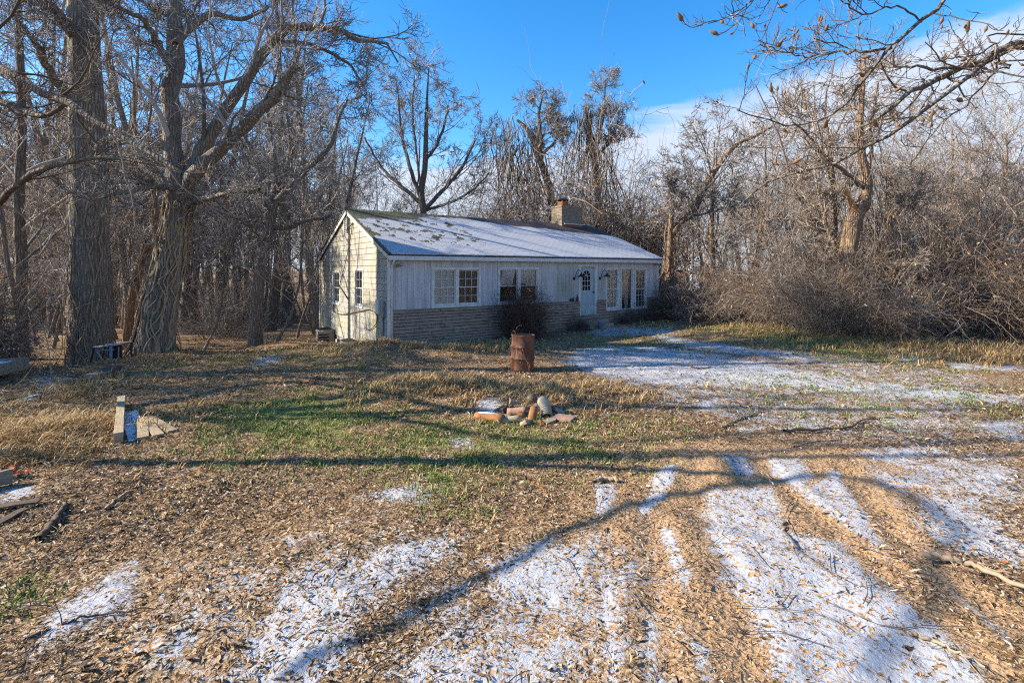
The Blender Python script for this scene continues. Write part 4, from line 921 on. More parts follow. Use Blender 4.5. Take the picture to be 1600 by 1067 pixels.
shade_tree('tree', 'limbs of a large bare tree standing left of the view', (-11.2, 6.1), .14, [(-11.0, 6.2, 4), (-10.9, 6.3, 8), (-10.6, 6.4, 12)],
    [([(-11.0, 6.2, 4.5), sh(600, 716, 6.5), sh(950, 712, 8.5), sh(1300, 700, 10.5), sh(1600, 684, 13)], .09, .04),
     ([(-11.0, 6.2, 5.5), sh(1190, 742, 7.6), sh(980, 790, 6.4), sh(840, 860, 5.7), sh(640, 960, 5.1), sh(440, 1060, 4.6)], .075, .03),
     ([(-10.9, 6.3, 8.0), sh(1150, 762, 8.2), sh(1300, 740, 8.6), sh(1450, 790, 8.8), sh(1480, 900, 8.6), sh(1360, 1060, 8.2)], .07, .035)], ks=(2, 2, 2, 2))
shade_tree('tree', 'bare tree standing out beyond the deck frames left of the view', (-13.5, 8.3), .14, [(-13.3, 8.3, 4), (-13.2, 8.4, 8), (-13.0, 8.5, 12), (-12.9, 8.5, 15)],
    [([(-13.3, 8.3, 4.0), sh(300, 655, 5.5), sh(650, 648, 7.5), sh(1000, 640, 10), sh(1350, 640, 13)], .12, .03),
     ([(-13.2, 8.4, 6.0), sh(900, 692, 8), sh(1250, 674, 10), sh(1600, 668, 12.5)], .07, .02),
     ([(-13.1, 8.4, 7.0), sh(600, 612, 8.5), sh(1000, 624, 10.5), sh(1600, 602, 14)], .08, .02),
     ([(-13.2, 8.4, 5.0), PD(-60, 80, 10), PD(0, 112, 9.6), PD(100, 158, 9.2), PD(190, 212, 8.9), PD(285, 272, 8.6)], .13, .03),
     ([(-13.3, 8.3, 3.4), PD(-40, 330, 10.5), PD(20, 298, 10), PD(75, 262, 9.6), PD(180, 245, 9.4), PD(260, 262, 9.2)], .09, .02),
     ([(-13.2, 8.4, 4.4), PD(-60, 150, 10.5), PD(10, 162, 10), PD(60, 178, 9.7), PD(110, 160, 9.5)], .11, .03)], ks=(6, 4, 4, 3), tipminr=.008)

# dark shade band west of the yard: two more trunks out of frame
for (bx, by, v_, lab) in ((-19.5, 11.4, 2, 'tall straight bare tree at the wood edge left of the view'),):
    place_tree('tree', *TV['tall', v_], bx, by, by, 1.0, lab)

wr = np.random.default_rng(61)
for i in range(9):  # saplings out of view, added to throw shade over the left midground
    x, y = wr.uniform(-20, -15.2), 9.8 + i * .52
    place_tree('tree', *TV['sap', i % 3], x, y, i * 2.0, wr.uniform(.75, 1.05), 'thin unseen sapling added beyond the left side of the view for its shade', 'tree', 'unseen saplings added left of the view for shade')
# overhanging branch with seed pods from a tree out of frame on the right
def pod_tree():
    global rng
    rng = np.random.default_rng(77); D0 = 4.0
    org = np.array([8.2, 4.4, GZ(8.2, 4.4)]); e = empty('pod_tree', org); tag(e, 'overhanging bare branches dotted with brown seed pods at the upper right', 'tree')
    link('trunk', trunk_mesh('trunk', smooth_pts(np.array([[0, 0, -.4], [0, 0, 0], [.05, 0, 2], [.1, .05, 5], [.1, .1, 9]]), 20), .26 * (1 - .6 * np.linspace(0, 1, 20)), M['bark'], 14), e)
    R_ = np.array([8.25, 4.4, 4.0])
    L_ = [([(1600, 72), (1547, 92), (1502, 108), (1466, 122), (1424, 144), (1394, 167), (1360, 190), (1330, 200)], 19, 3, 4.2),
          ([(1600, 62), (1536, 101), (1514, 119), (1457, 164), (1390, 211), (1291, 259), (1208, 279), (1156, 322)], 11, 3, 3.9),
          ([(1530, -60), (1480, 0), (1421, 47), (1385, 83), (1338, 139), (1287, 187), (1216, 195), (1152, 172)], 9, 2.5, 3.7),
          ([(1505, 106), (1453, 108), (1426, 102), (1381, 102), (1345, 83), (1310, 70), (1270, 60)], 6, 2.5, 4.2),
          ([(1392, 76), (1345, 81), (1300, 81), (1265, 88), (1227, 81), (1188, 70)], 6, 2.2, 3.7),
          ([(1560, 86), (1554, 112), (1502, 169), (1469, 193), (1435, 240), (1420, 262)], 4, 2, 4.1),
          ([(1300, -60), (1240, -30), (1175, 0), (1156, 15), (1107, 37)], 5, 2, 3.6), ([(1600, 95), (1580, 105), (1540, 112), (1480, 124), (1440, 128)], 4, 2, 4.4),
          ([(1440, 35), (1400, 10), (1350, 20), (1320, 5), (1290, -20)], 4, 2, 3.8), ([(1600, 55), (1560, 70), (1520, 88), (1480, 92), (1450, 85)], 4, 2, 4.3)]
    PP = []; RR = []
    for k, (pts, wa, wb, d) in enumerate(L_):
        P = [PD(x, y, d + .25 * math.sin(i + k)) - org for i, (x, y) in enumerate(pts)]
        ws = list(np.linspace(wa, wb, len(pts)))
        if k in (0, 1): P = [R_ - org, (R_ - org) * .35 + P[0] * .65 + [0, 0, .1]] + P; ws = [wa * 1.7, wa * 1.15] + ws
        if k == 2: P = [R_ - org + [0, 0, 1.6]] + P; ws = [14] + ws
        if k == 6: P = [R_ - org + [0, 0, 2.2], PD(1450, -150, 3.7) - org] + P; ws = [14, 8] + ws
        if k == 7 or k == 9: P = [R_ - org + [0, 0, .4]] + P; ws = [10] + ws
        n = 22; Q = smooth_pts(np.array(P), n); Q[2:-1] += rng.normal(0, .008, (n - 3, 3)); r = np.maximum(smooth_pts(np.stack([np.array(ws) * .37 / F * d] * 3, -1), n)[:, 0], .003)
        PP.append(Q); RR.append(r); V, Fq = tubes(Q[None], r[None], 8, .02); link('limb', mesh_from('limb', V, Fq, M['bark_dark'], True), e)  # limbs darker than their trunk: backlit silhouette put into the bark colour
    PP, RR = np.stack(PP)[:, 6:], np.stack(RR)[:, 6:]
    A = grow(PP, RR, 11, .0, 1, (30, 65), (.12, .34), 8, .16, .06, .5, .4, .3, .004)
    B = grow(*A, 5, .2, 1, (30, 65), (.25, .6), 6, .18, .08, .6, .5, .3, .0032, minlen=.1)
    C = grow(*B, 2, .3, 1, (30, 60), (.3, .5), 4, .18, .1, .7, .5, .3, .0024, minlen=.06)
    link('crown', crown_mesh('crown', [A, B, C], M['vine'], (6, 5, 4)), e)
    # pods: one mesh of each size, one object each
    def pod(L0, w): return MB().lathe([(.0005, -.002), (w * .5, 0), (w, L0 * .3), (w * .85, L0 * .6), (w * .4, L0 * .88), (.0006, L0)], n=8).mesh('seed_pod', M['pod'], True)
    pods = [pod(.075, .017), pod(.055, .014), pod(.038, .010), pod(.03, .009)]
    tips = np.concatenate([B[0][:, -1], A[0][:, -1]]); dirs = np.concatenate([B[0][:, -1] - B[0][:, -2], A[0][:, -1] - A[0][:, -2]])
    w = tips + org; px = 800 + w[:, 0] / w[:, 1] * F; ok = np.where((px < 1600) & (w[:, 1] > 2) & (HY - (w[:, 2] - CAMZ) / w[:, 1] * F > 0))[0]
    ok = rng.permutation(ok)[:98]
    for q in ok:
        o = link('seed_pod', pods[int(rng.choice(4, p=[.12, .2, .34, .34]))], e, tips[q]); d = Vector(unit(dirs[q]) + np.array([0, 0, .5])); o.rotation_euler = d.to_track_quat('Z', 'Y').to_euler()
pod_tree()

# woods: every tree its own object
def in_house(x, y, m=2.0):
    d = np.array([x, y]) - HO; u, v = d @ HU, d @ HV; return -m < u < HL + m and -m < v < HD + m
wr = np.random.default_rng(5); placed = [tuple(v[3][:2]) for v in HT.values()]
def scatter(n, px_rng, d_rng, kinds, label, group, smin=.8, smax=1.2, mind=1.6, name='tree', cond=None):
    c = 0; tries = 0
    while c < n and tries < n * 60:
        tries += 1; px = wr.uniform(*px_rng); d = math.sqrt(wr.uniform(d_rng[0] ** 2, d_rng[1] ** 2)); x, y = (px - 800) / F * d, d
        if in_house(x, y) or any((x - a) ** 2 + (y - b) ** 2 < mind ** 2 for a, b in placed) or (cond and not cond(x, y)) or (x < -6 and 22.5 < y < 27.5 and kinds[0][0] == 'tall'): continue
        placed.append((x, y)); k = kinds[wr.integers(len(kinds))]
        place_tree(name, *TV[k], x, y, wr.uniform(0, 6.28), wr.uniform(smin, smax), label, 'tree', group, tilt=(wr.normal(0, .03), wr.normal(0, .03))); c += 1
tall = [('tall', i) for i in range(4)]; fork = [('fork', i) for i in range(4)]; sap = [('sap', i) for i in range(3)]; ftall = [('ftall', i) for i in range(3)]; ffork = [('ffork', i) for i in range(3)]
scatter(40, (-60, 520), (24, 46), tall + tall + fork[:2], 'bare straight tree among the trunks of the woods left of the house', 'bare trees in the woods left of the house', .8, 1.15, 1.7)
scatter(62, (-100, 600), (46, 95), ftall + ftall + ffork, 'bare tree deep in the woods left of the house', 'far bare trees in the woods left of the house', .9, 1.25, 2.0)
scatter(26, (-60, 540), (23, 46), sap, 'slender young tree with a thin straight trunk in the woods left of the house', 'slender young trees in the woods left of the house', 1.4, 1.9, 1.2)
scatter(26, (-60, 500), (20, 38), sap, 'thin bare sapling under the tall trees left of the house', 'saplings in the woods left of the house', .7, 1.15, 1.0)
scatter(20, (520, 800), (38, 70), ffork, 'bare spreading tree behind the left half of the roof', 'bare trees behind the left half of the roof', .62, .85, 2.5)
scatter(16, (770, 1010), (44, 70), ffork + sap, 'bare tree behind the chimney half of the roof', 'bare trees behind the chimney half of the roof', .6, .85, 2.5)
scatter(26, (1000, 1300), (29, 65), fork + ffork, 'bare upright tree beyond the brambles near the right end of the house', 'bare trees near the right end of the house', .6, .8, 2.0)
scatter(26, (1290, 1800), (26, 65), fork + ffork, 'bare spreading tree beyond the brambles at the right', 'bare trees beyond the brambles at the right', .62, .85, 2.2)
scatter(11, (1170, 1720), (22, 33), fork, 'bare tree with a spreading crown standing just behind the brambles at the right', 'bare trees just behind the brambles at the right', .58, .78, 1.8)
scatter(14, (1030, 1650), (23, 34), sap, 'thin bare sapling rising out of the brambles at the right', 'saplings in the brambles at the right', .7, 1.0, 1.2)

# brambles ------------------------------------------------------------
def bush_mesh(seed, n, rad, h, thick, sub=5, arch=.5, nleaf=0):
    g_ = np.random.default_rng(seed); global rng; rng = g_
    a = g_.uniform(0, 6.28, n); rr = rad * .45 * np.sqrt(g_.uniform(0, 1, n)); p0 = np.stack([rr * np.cos(a), rr * np.sin(a), np.full(n, -.1)], -1)
    b = a + g_.normal(0, .9, n); tl = g_.uniform(.1, .9, n); d = np.stack([np.cos(b) * tl, np.sin(b) * tl, np.ones(n)], -1)
    P = poly_random(p0, d, h * g_.uniform(.5, 1.45, n), 9, .19, .05, arch); P[..., 2] = np.maximum(P[..., 2], -.1 + .2 * g_.uniform(0, 1, (n, 1)))
    r = np.maximum(thick * g_.uniform(.6, 1.4, (n, 1)) * (1 - .65 * np.linspace(0, 1, 9)), thick * .3)
    B = grow(P, r, sub, .15, 1, (30, 75), (.2, .45), 5, .22, 0, .6, .5, .3, thick * .42, arch * .5)
    C = grow(*B, 2, .15, 1, (30, 75), (.4, .8), 4, .25, 0, .7, .5, .3, thick * .5, minlen=.25)
    m = MB()
    for (q, s, sd) in ((P, r, 4), (*B, 3), (*C, 3)):
        V, Fq = tubes(q, s, sd); m.add(V, Fq, np.repeat(rng.uniform(0, 1, len(q)), len(V) // len(q)))
    if nleaf:
        c = C[0].reshape(-1, 3); c = c[g_.integers(0, len(c), nleaf)]; a1, a2 = unit(g_.standard_normal((nleaf, 3))) * .05, unit(g_.standard_normal((nleaf, 3))) * .028
        m.add(np.stack([c - a1, c - a2, c + a1, c + a2], 1), np.arange(nleaf * 4).reshape(-1, 4), np.repeat(g_.uniform(.3, 1, nleaf), 4))
    return m
BR = [bush_mesh(200 + i, 150, 1.5, 2.2 + .4 * i, .0105, 6, .4, 500).mesh('stems', M['bramble' if i != 1 else 'grey_bramble'], True, 'tint') for i in range(4)]
GB = [bush_mesh(240 + i, 55, 1.4, 2.4, .011, 4, .3).mesh('stems', M['grey_bramble'], True, 'tint') for i in range(3)]
def bramble(px, py, s, label, group, v, hs=1.0):
    p = G(px, py); o = link('bramble_bush', BR[v], None, (p[0], p[1], p[2])); o.rotation_euler = (0, 0, wr.uniform(0, 6.28)); o.scale = (s, s, s * hs); tag(o, label, 'bush', group)
BL = 'tangled brown bramble bush in the thicket at the right'; BG = 'bramble bushes of the thicket at the right'
for i, (px, py, s, h_) in enumerate([(1085, 503, .7, .7), (1120, 502, .75, .7), (1160, 500, .8, .8), (1200, 503, .9, 1), (1230, 508, .9, 1.15), (1262, 512, 1.0, 1.3), (1285, 517, .9, 1.1), (1318, 524, .7, .8), (1355, 524, .7, .9), (1388, 520, .95, 1.05), (1425, 522, 1.0, 1.3), (1465, 520, 1.1, 1.35), (1500, 522, 1.0, 1.5), (1545, 524, 1.0, 1.25), (1590, 528, .95, 1.2), (1640, 530, 1.0, 1.3),
        (1240, 498, 1.1, 1.1), (1300, 500, 1.1, 1.1), (1370, 502, 1.1, 1.15), (1440, 503, 1.1, 1.2), (1510, 505, 1.2, 1.25), (1580, 508, 1.2, 1.25), (1660, 512, 1.2, 1.3), (1110, 492, 1.0, .7), (1180, 490, 1.2, .9), (1065, 497, .8, .9)]):
    bramble(px, py, s, BL, BG, i % 4, h_)
GL = 'tall grey brush rising behind the roof beside the chimney'; GG = 'grey brush behind the roof'
for i, (px, d, s, h_) in enumerate([(800, 31, 1.9, 1.9), (830, 33, 2.0, 2.0), (905, 34, 2.2, 2.0), (940, 36, 2.3, 2.1), (975, 37, 2.2, 2.0), (1005, 34, 2.0, 1.6), (760, 36, 1.8, 1.6)]):
    x, y = (px - 800) / F * d, d; o = link('brush', BR[(i * 2 + 1) % 4], None, (x, y, GZ(x, y))); o.rotation_euler = (0, 0, i * 1.3); o.scale = (s, s, s * h_ * .8); tag(o, GL, 'bush', GG)
LLb = 'tangle of thin dry brush under the trees left of the house'; LG = 'dry brush under the trees left of the house'
for i, (px, py, s, h_) in enumerate([(330, 528, .8, 1.6), (355, 526, .9, 1.7), (300, 522, .8, 1.2), (385, 528, .6, .9), (410, 536, .5, .6), (60, 520, .8, .8), (100, 515, .7, .9), (440, 512, .7, 1.0), (180, 512, .8, 1.0), (20, 560, .6, .5), (465, 505, .7, 1.1)]):
    p = G(px, py); o = link('brush', GB[i % 3], None, p); o.rotation_euler = (0, 0, i * 1.7); o.scale = (s, s, s * h_); tag(o, LLb, 'bush', LG)
for i in range(22):
    d = wr.uniform(36, 75); px = wr.uniform(-120, 520); x, y = (px - 800) / F * d, d
    if in_house(x, y, 3): continue
    o = link('brush', GB[i % 3], None, (x, y, GZ(x, y))); o.rotation_euler = (0, 0, i * 2.3); s = wr.uniform(1.1, 2.0); o.scale = (s, s, s * wr.uniform(.6, 1.1)); tag(o, 'dry undergrowth between the far trunks left of the house', 'bush', 'undergrowth between the far trunks left of the house')
def vine_mesh(seed, n, h):
    global rng
    rng = np.random.default_rng(seed); z0 = h * rng.uniform(.35, 1.0, n); a = rng.uniform(0, 6.28, n); w = .1 + .5 * rng.uniform(0, 1, n) ** 2
    P = poly_random(np.stack([w * np.cos(a), w * np.sin(a), z0], -1), np.array([[0, 0, -1.]]) + rng.normal(0, .35, (n, 3)), z0 * rng.uniform(.4, 1, n), 9, .2, -.1); P[..., 2] = np.maximum(P[..., 2], 0)
    r = np.repeat(.013 * rng.uniform(.5, 1.5, (n, 1)), 9, 1); B = grow(P, r, 5, .1, 1, (30, 75), (.1, .25), 5, .25, 0, .6, .5, .1, .0065); m = MB()
    for (q, s, sd) in ((P, r, 4), (*B, 3)):
        V, Fq = tubes(q, s, sd); m.add(V, Fq, np.repeat(rng.uniform(0, 1, len(q)), len(V) // len(q)))
    return m.mesh('vine', M['vine'], True, 'tint')
VM = [vine_mesh(400 + i, 110, 4.2 + .6 * i) for i in range(3)]
for i, (px, d, s) in enumerate([(1175, 23, .7), (1222, 21.5, .85), (1258, 20, .9), (1292, 21, 1.0), (1385, 20.5, .95), (1432, 21, .9), (1470, 19.5, .8), (1512, 20.5, 1.0), (1552, 19, .9), (1590, 21, 1.0), (1640, 19.5, 1.1), (1405, 25, 1.2), (1335, 25, 1.2), (1490, 25, 1.2), (1240, 26, 1.1), (1560, 26, 1.2)]):
    x, y = (px - 800) / F * d, d
    e = place_tree('vine_choked_sapling', *TV['sap', i % 3], x, y, i * 1.9, s * .8, 'small leafless tree hung with brown vines inside the bramble thicket at the right', 'tree', 'vine hung saplings in the thicket at the right', tilt=(wr.normal(0, .08), wr.normal(0, .08)))
    v = link('vine', VM[i % 3], e); v.rotation_euler = (0, 0, i * 2.2)
for i in range(7):  # brush out of view, put in only to darken the left midground with shadow
    x, y = -16.6 + (i % 3) * .9, 9.9 + i * .68
    o = link('brush', BR[i % 4], None, (x, y, GZ(x, y))); o.rotation_euler = (0, 0, i * 1.1); o.scale = (.9, .9, 1.15); tag(o, 'dense dry unseen brush added beyond the left side of the view for its shade', 'bush', 'unseen brush added left of the view for shade')
# shrubs against the house
dk = [bush_mesh(301, 380, 1.0, 1.35, .008, 7, .3), bush_mesh(302, 150, .7, 1.4, .008, 5, .25)]
p = np.array([.42, 17.25, GZ(.42, 17.25)]); o = dk[0].build('shrub', M['bush_twig'], None, p, True, attr='tint'); o.scale = (.72, .72, 1.32); tag(o, 'dense dark leafless shrub in front of the middle windows, behind the rusty drum', 'shrub')
p = hl(12.75, -.75, GZ(*hl(12.75, -.75)[:2])); o = dk[1].build('shrub', M['bush_twig'], None, p, True, attr='tint'); o.scale = (.95, .95, 1.0); tag(o, 'dark leafless shrub at the right corner of the house', 'shrub')
sm_ = bush_mesh(303, 50, .5, .6, .006, 4, .3).mesh('stems', M['bush_twig'], True, 'tint')
for i, (u, s, lab) in enumerate([(7.6, 1.1, 'low dark twiggy weed against the stone base left of the steps'), (10.35, 1.0, 'low twiggy weed under the narrow windows right of the steps'), (11.4, 1.3, 'twiggy weed under the tall curtained window')]):
    p = hl(u, -.5); p[2] = GZ(*p[:2]); o = link('weed', sm_, None, p); o.scale = (s, s, s); o.rotation_euler = (0, 0, i * 2.1); tag(o, lab, 'weed')

# ------------------------------------------------------------------ yard objects
def rotz(a): c, s = math.cos(a), math.sin(a); return np.array([[c, -s, 0], [s, c, 0], [0, 0, 1]])
def frame_from(d, upv=(0, 0, 1)):
    d = unit(np.asarray(d, float)); s = unit(np.cross(upv, d)); u = np.cross(d, s); return np.stack([d, s, u], -1)
# rusty drum
p = G(816, 578); drum = empty('oil_drum', p); tag(drum, 'rusty steel drum stuffed with twigs standing in front of the shrub', 'drum')
prof = [(.001, .0), (.285, .0), (.292, .012), (.288, .03)]
for zr in (.30, .58): prof += [(.285, zr - .035), (.312, zr - .012), (.312, zr + .012), (.285, zr + .035)]
prof += [(.285, .85), (.294, .868), (.288, .88), (.274, .872), (.272, .45), (.001, .44)]
MB().lathe(prof, n=40).build('drum_body', M['rust'], drum, smooth=True)
drum.rotation_euler = (R(-1.5), R(1.5), 0)
tw = bush_mesh(310, 26, .45, .75, .006, 2, .9).build('twig_bundle', M['pale_branch'], None, p + [0, 0, .47]); tw.scale = (.62, .62, 1.25); tag(tw, 'handful of dry twigs poking out of the rusty drum', 'twigs')
# planks at the left
def plank(px0, py0, px1, py1, w, th, mat_, label, lift0=.0, lift1=.0, name='plank', cat='plank', roll=0):
    a, b = G(px0, py0), G(px1, py1); a[2] += th / 2 + .01 + lift0; b[2] += th / 2 + .01 + lift1
    Fm = frame_from(b - a); 
    if roll: c, s = math.cos(roll), math.sin(roll); Fm = Fm @ np.array([[1, 0, 0], [0, c, -s], [0, s, c]])
    Ln = np.linalg.norm(b - a); m = MB(); n = 9; r2 = random.Random(int(px0)); V = []
    for i in range(n):
        t = i / (n - 1) - .5
        for sy, sz in ((-1, -1), (1, -1), (1, 1), (-1, 1)): V.append((t * Ln, sy * w / 2 * (1 + r2.uniform(-.01, .01)) + r2.uniform(-.002, .002), sz * th / 2 + .006 * math.sin(t * 5)))
    Fq = [[i * 4 + j, i * 4 + 4 + j, i * 4 + 4 + (j + 1) % 4, i * 4 + (j + 1) % 4] for i in range(n - 1) for j in range(4)] + [[0, 1, 2, 3], [(n - 1) * 4 + 3, (n - 1) * 4 + 2, (n - 1) * 4 + 1, (n - 1) * 4]]
    m.add(V, np.array(Fq)); o = m.build(name, M[mat_], None, None, bevel=.004)
    mw = np.eye(4); mw[:3, :3] = Fm; mw[:3, 3] = (a + b) / 2; o.matrix_world = Matrix(mw.tolist()); tag(o, label, cat); return o
plank(185, 694, 190, 634, .11, .15, 'wood', 'thick pale beam lying endwise to the viewer beside the frosted boards', 0, .03, 'beam', 'beam')
plank(217, 690, 200, 648, .24, .025, 'snowy_wood', 'blue frosted wide board leaning against the pale beam', 0, .02)
plank(222, 690, 222, 658, .16, .03, 'wood', 'pale board right beside the frosted board', .02, .02)
plank(248, 684, 226, 660, .14, .03, 'wood', 'middle tan board of the fanned boards', .015, .015)
plank(270, 676, 232, 656, .13, .03, 'wood', 'rightmost tan board of the fanned boards, tip in the grass', .0, .01)
plank(140, 650, 182, 645, .17, .03, 'wood', 'short tan board lying crosswise left of the pale beam')
plank(113, 702, 111, 660, .16, .03, 'wood', 'tan board half sunk in the straw left of the beam')
plank(137, 593, 159, 592, .22, .12, 'grey_wood', 'pale grey block lying on the shaded leaves', 0, 0, 'block', 'block')
plank(157, 589, 181, 582, .34, .06, 'dark_wood', 'dark slab tilted beside the pale grey block', .02, .10, 'slab', 'slab')
plank(28, 627, 62, 619, .05, .03, 'snowy_wood', 'frosted narrow lath lying below the deck frames')
# deck frames at the left edge
def deck(a_px, b_px, wid, label, lift, depth):
    a, b = G(*a_px), G(*b_px); a[2] += lift; b[2] += lift; Ln = np.linalg.norm(b - a); e = empty('deck_frame', a); e.rotation_euler = (0, 0, math.atan2(b[1] - a[1], b[0] - a[0])); tag(e, label, 'deck frame')
    MB().b2(0, Ln, 0, .04, 0, depth).build('side_rail', M['grey_wood'], e, bevel=.004); MB().b2(0, Ln, wid - .04, wid, 0, depth).build('side_rail', M['grey_wood'], e, bevel=.004)
    MB().b2(Ln - .04, Ln, .041, wid - .041, 0, depth - .004).build('end_rail', M['grey_wood'], e, bevel=.004); MB().b2(0, .04, .041, wid - .041, 0, depth - .004).build('end_rail', M['grey_wood'], e, bevel=.004)
    for k in range(5): MB().b2(.05, Ln - .05, .05 + k * (wid - .1) / 5, .05 + (k + .86) * (wid - .1) / 5, depth - .09, depth - .06).build('deck_board', M['snowy_wood'], e)
    h = MB()  # black discs on the rail face, the shade of holes given as colour
    for k in range(12):
        for z in (.3, .72): h.lathe([(.001, .003), (.014, .003), (.014, 0)], (Ln * (k + .6) / 12.4, 0, depth * z + .01 * (k % 2)), 8, rot=[[1, 0, 0], [0, 0, -1], [0, 1, 0]])
    h.build('rail_hole_discs', M['black_metal'], e)
deck((-110, 625), (46, 584), 1.0, 'nearer weathered deck frame with a row of holes along its rail, at the left edge', .10, .26)
deck((-120, 588), (52, 560), 1.2, 'farther frosted deck frame behind the nearer one at the left edge', .16, .24)
# corner of a low planter and boards at far left
plank(-60, 778, 19, 757, .05, .16, 'grey_wood', 'grey edging board end with red leaves on it at the left edge', 0, 0, 'edging_board', 'board')
rl = MB(); c_ = G(5, 748)
for k in range(40): rl.add(np.array([[-.04, 0, 0], [0, -.025, .012], [.045, 0, .004], [0, .025, .016]]) @ rotz(wr.uniform(0, 6)).T + c_ + [wr.normal(0, .12), wr.normal(0, .06), .03 + .08 * abs(wr.normal(0, .5))], np.array([[0, 1, 2, 3]]))
o = rl.build('red_leaves', M['red_leaf']); tag(o, 'red leaves heaped behind the edging board at the left edge', 'leaves', kind='stuff')
plank(-40, 806, 62, 792, .10, .02, 'dark_wood', 'dark reddish board lying in the leaves at the left edge', .02, .02)
plank(-20, 830, 40, 800, .09, .02, 'dark_wood', 'second reddish board crossing under the first at the left edge', .0, .01)
# metal frame at the leaning tree
p = HT['lean'][3] + np.array([-.35, -1.35, 0]); p[2] = GZ(p[0], p[1]); fr = empty('metal_frame', p - [0, 0, .02], R(6)); fr.scale = (1.05, 1, 1.0); tag(fr, 'old black metal frame with a blue grey panel at the foot of the leaning tree', 'frame')
lg = lambda a, b, w=.03: MB().tube([a, b], w, 4)
for a, b in (((-.42, 0, 0), (-.32, 0, .42)), ((.36, .02, 0), (.36, .02, .5)), ((-.42, .45, 0), (-.32, .45, .42)), ((.36, .45, 0), (.36, .45, .5))): lg(a, b).build('leg', M['black_metal'], fr)
lg((-.33, 0, .42), (.38, 0, .50)).build('top_rail', M['grey_metal'], fr); lg((-.33, .45, .42), (.38, .45, .5)).build('top_rail', M['grey_metal'], fr); lg((-.30, 0, .32), (.2, 0, .34), .02).build('cross_rail', M['grey_metal'], fr); lg((-.25, -.02, .30), (-.02, -.06, .0), .02).build('brace', M['grey_metal'], fr)
MB().b2(.0, .34, .06, .10, .05, .46).build('back_panel', M['black_metal'], fr); MB().b2(.06, .13, .0, .05, .06, .46).build('panel', M['blue_plastic'], fr, bevel=.01); MB().b2(.28, .31, .0, .03, .08, .42).build('panel', M['grey_metal'], fr)
# window wells / vents at the gable foot
def well(v, zt, w, d, label, mname):
    q = hl(-.04, v); e = empty('window_well', (q[0], q[1], 0)); e.rotation_euler = house.rotation_euler; tag(e, label, 'window well')
    n = 12; pts = [(-d * math.sin(math.pi * i / n), -w / 2 * math.cos(math.pi * i / n)) for i in range(n + 1)]; m = MB(); V = []
    zs = np.linspace(zt - .6, zt, 9)
    for j, z in enumerate(zs):
        for (x, y) in pts: k = 1 + .04 * (j % 2); V.append((x * k, y * k, z))
    m.add(V, np.array([[j * 13 + i, j * 13 + i + 1, (j + 1) * 13 + i + 1, (j + 1) * 13 + i] for j in range(8) for i in range(12)])); m.build('well_shell', M[mname], e)
    m2 = MB(); m2.add([(x * 1.03, y * 1.03, zt) for x, y in pts], [np.array([list(range(13))])]); m2.build('well_dark_sheet', M['mortar'], e)  # near-black sheet level with the rim stands in for the shaded hollow
well(6.9, zg(527, 516), 1.1, .6, 'corrugated window well at the back foot of the gable wall', 'concrete'); well(3.5, -.12, 1.0, .5, 'half buried window well near the middle foot of the gable wall', 'grey_metal')
q = hl(-.55, 6.0); cr = empty('crate', (q[0], q[1], GZ(*q[:2]) - .03), R(20)); tag(cr, 'small dark slatted crate beside the window well at the gable foot', 'crate')
for z in (.04, .16, .28, .38): MB().b2(-.22, .22, -.2, -.185, z, z + .05).build('slat', M['grey_wood'], cr)
for x in (-.22, .2):
    for y in (-.184, .17): MB().b2(x, x + .03, y, y + .03, 0, .46).build('post', M['grey_wood'], cr)
MB().b2(-.185, .195, -.15, .165, .02, .4).build('crate_core', M['black_metal'], cr)
# debris heap in the middle
def half_pipe(px, py, L0, r, yaw, label, mat_, half=True, th=.015, tilt=0):
    c = G(px, py); m = MB(); n = 12; a0, a1 = (0.1, math.pi - .1) if half else (0, 2 * math.pi); V = []
    for x in np.linspace(-L0 / 2, L0 / 2, 6):
        for rad in (r, r - th):
            for i in range(n + 1): a = a0 + (a1 - a0) * i / n; V.append((x, rad * math.cos(a), rad * math.sin(a) + .02 * math.sin(x * 9)))
    s = 2 * (n + 1); Fq = []
    for k in range(5):
        for i in range(n): Fq += [[k * s + i, (k + 1) * s + i, (k + 1) * s + i + 1, k * s + i + 1], [k * s + n + 1 + i, k * s + n + 2 + i, (k + 1) * s + n + 2 + i, (k + 1) * s + n + 1 + i]]
    for k in (0, 5):
        for i in range(n): f = [k * s + i, k * s + i + 1, k * s + n + 2 + i, k * s + n + 1 + i]; Fq.append(f if k == 0 else f[::-1])
    m.add(V, np.array(Fq)); o = m.build('clay_pipe', M[mat_], None, c + [0, 0, r * .55], True); o.rotation_euler = (R(20), tilt, yaw); tag(o, label, 'pipe'); return o
half_pipe(765, 658, .54, .07, R(-28), 'snow topped orange clay pipe lying left of the rubble heap', 'terracotta', False)
c_ = G(768, 655); o = MB().add(*(lambda V, Fq: (V, Fq))(*tubes(np.array([[[-.26, 0, 0], [-.1, .0, .012], [.1, 0, .012], [.3, 0, 0]]]), np.array([[.03, .055, .055, .02]]), 10))).build('snow_cap', M['frost'], None, c_ + [0, 0, .07], True); o.rotation_euler = (0, 0, R(-28)); o.scale = (1, 1, .5); tag(o, 'crust of snow on the orange clay pipe', 'snow')
half_pipe(808, 648, .34, .07, R(-8), 'pinkish broken pipe half lying at the left of the rubble heap', 'pink_slab', True)
half_pipe(832, 655, .30, .07, R(75), 'orange clay pipe shard leaning against the ribbed hose', 'terracotta', True, tilt=R(-35))
half_pipe(795, 660, .40, .06, R(5), 'thin tan pipe shard at the front of the rubble heap', 'wood', True)
plank(868, 655, 896, 660, .26, .04, 'pink_slab', 'pink flat slab lying at the right of the rubble heap', .01, .0, 'slab', 'slab')
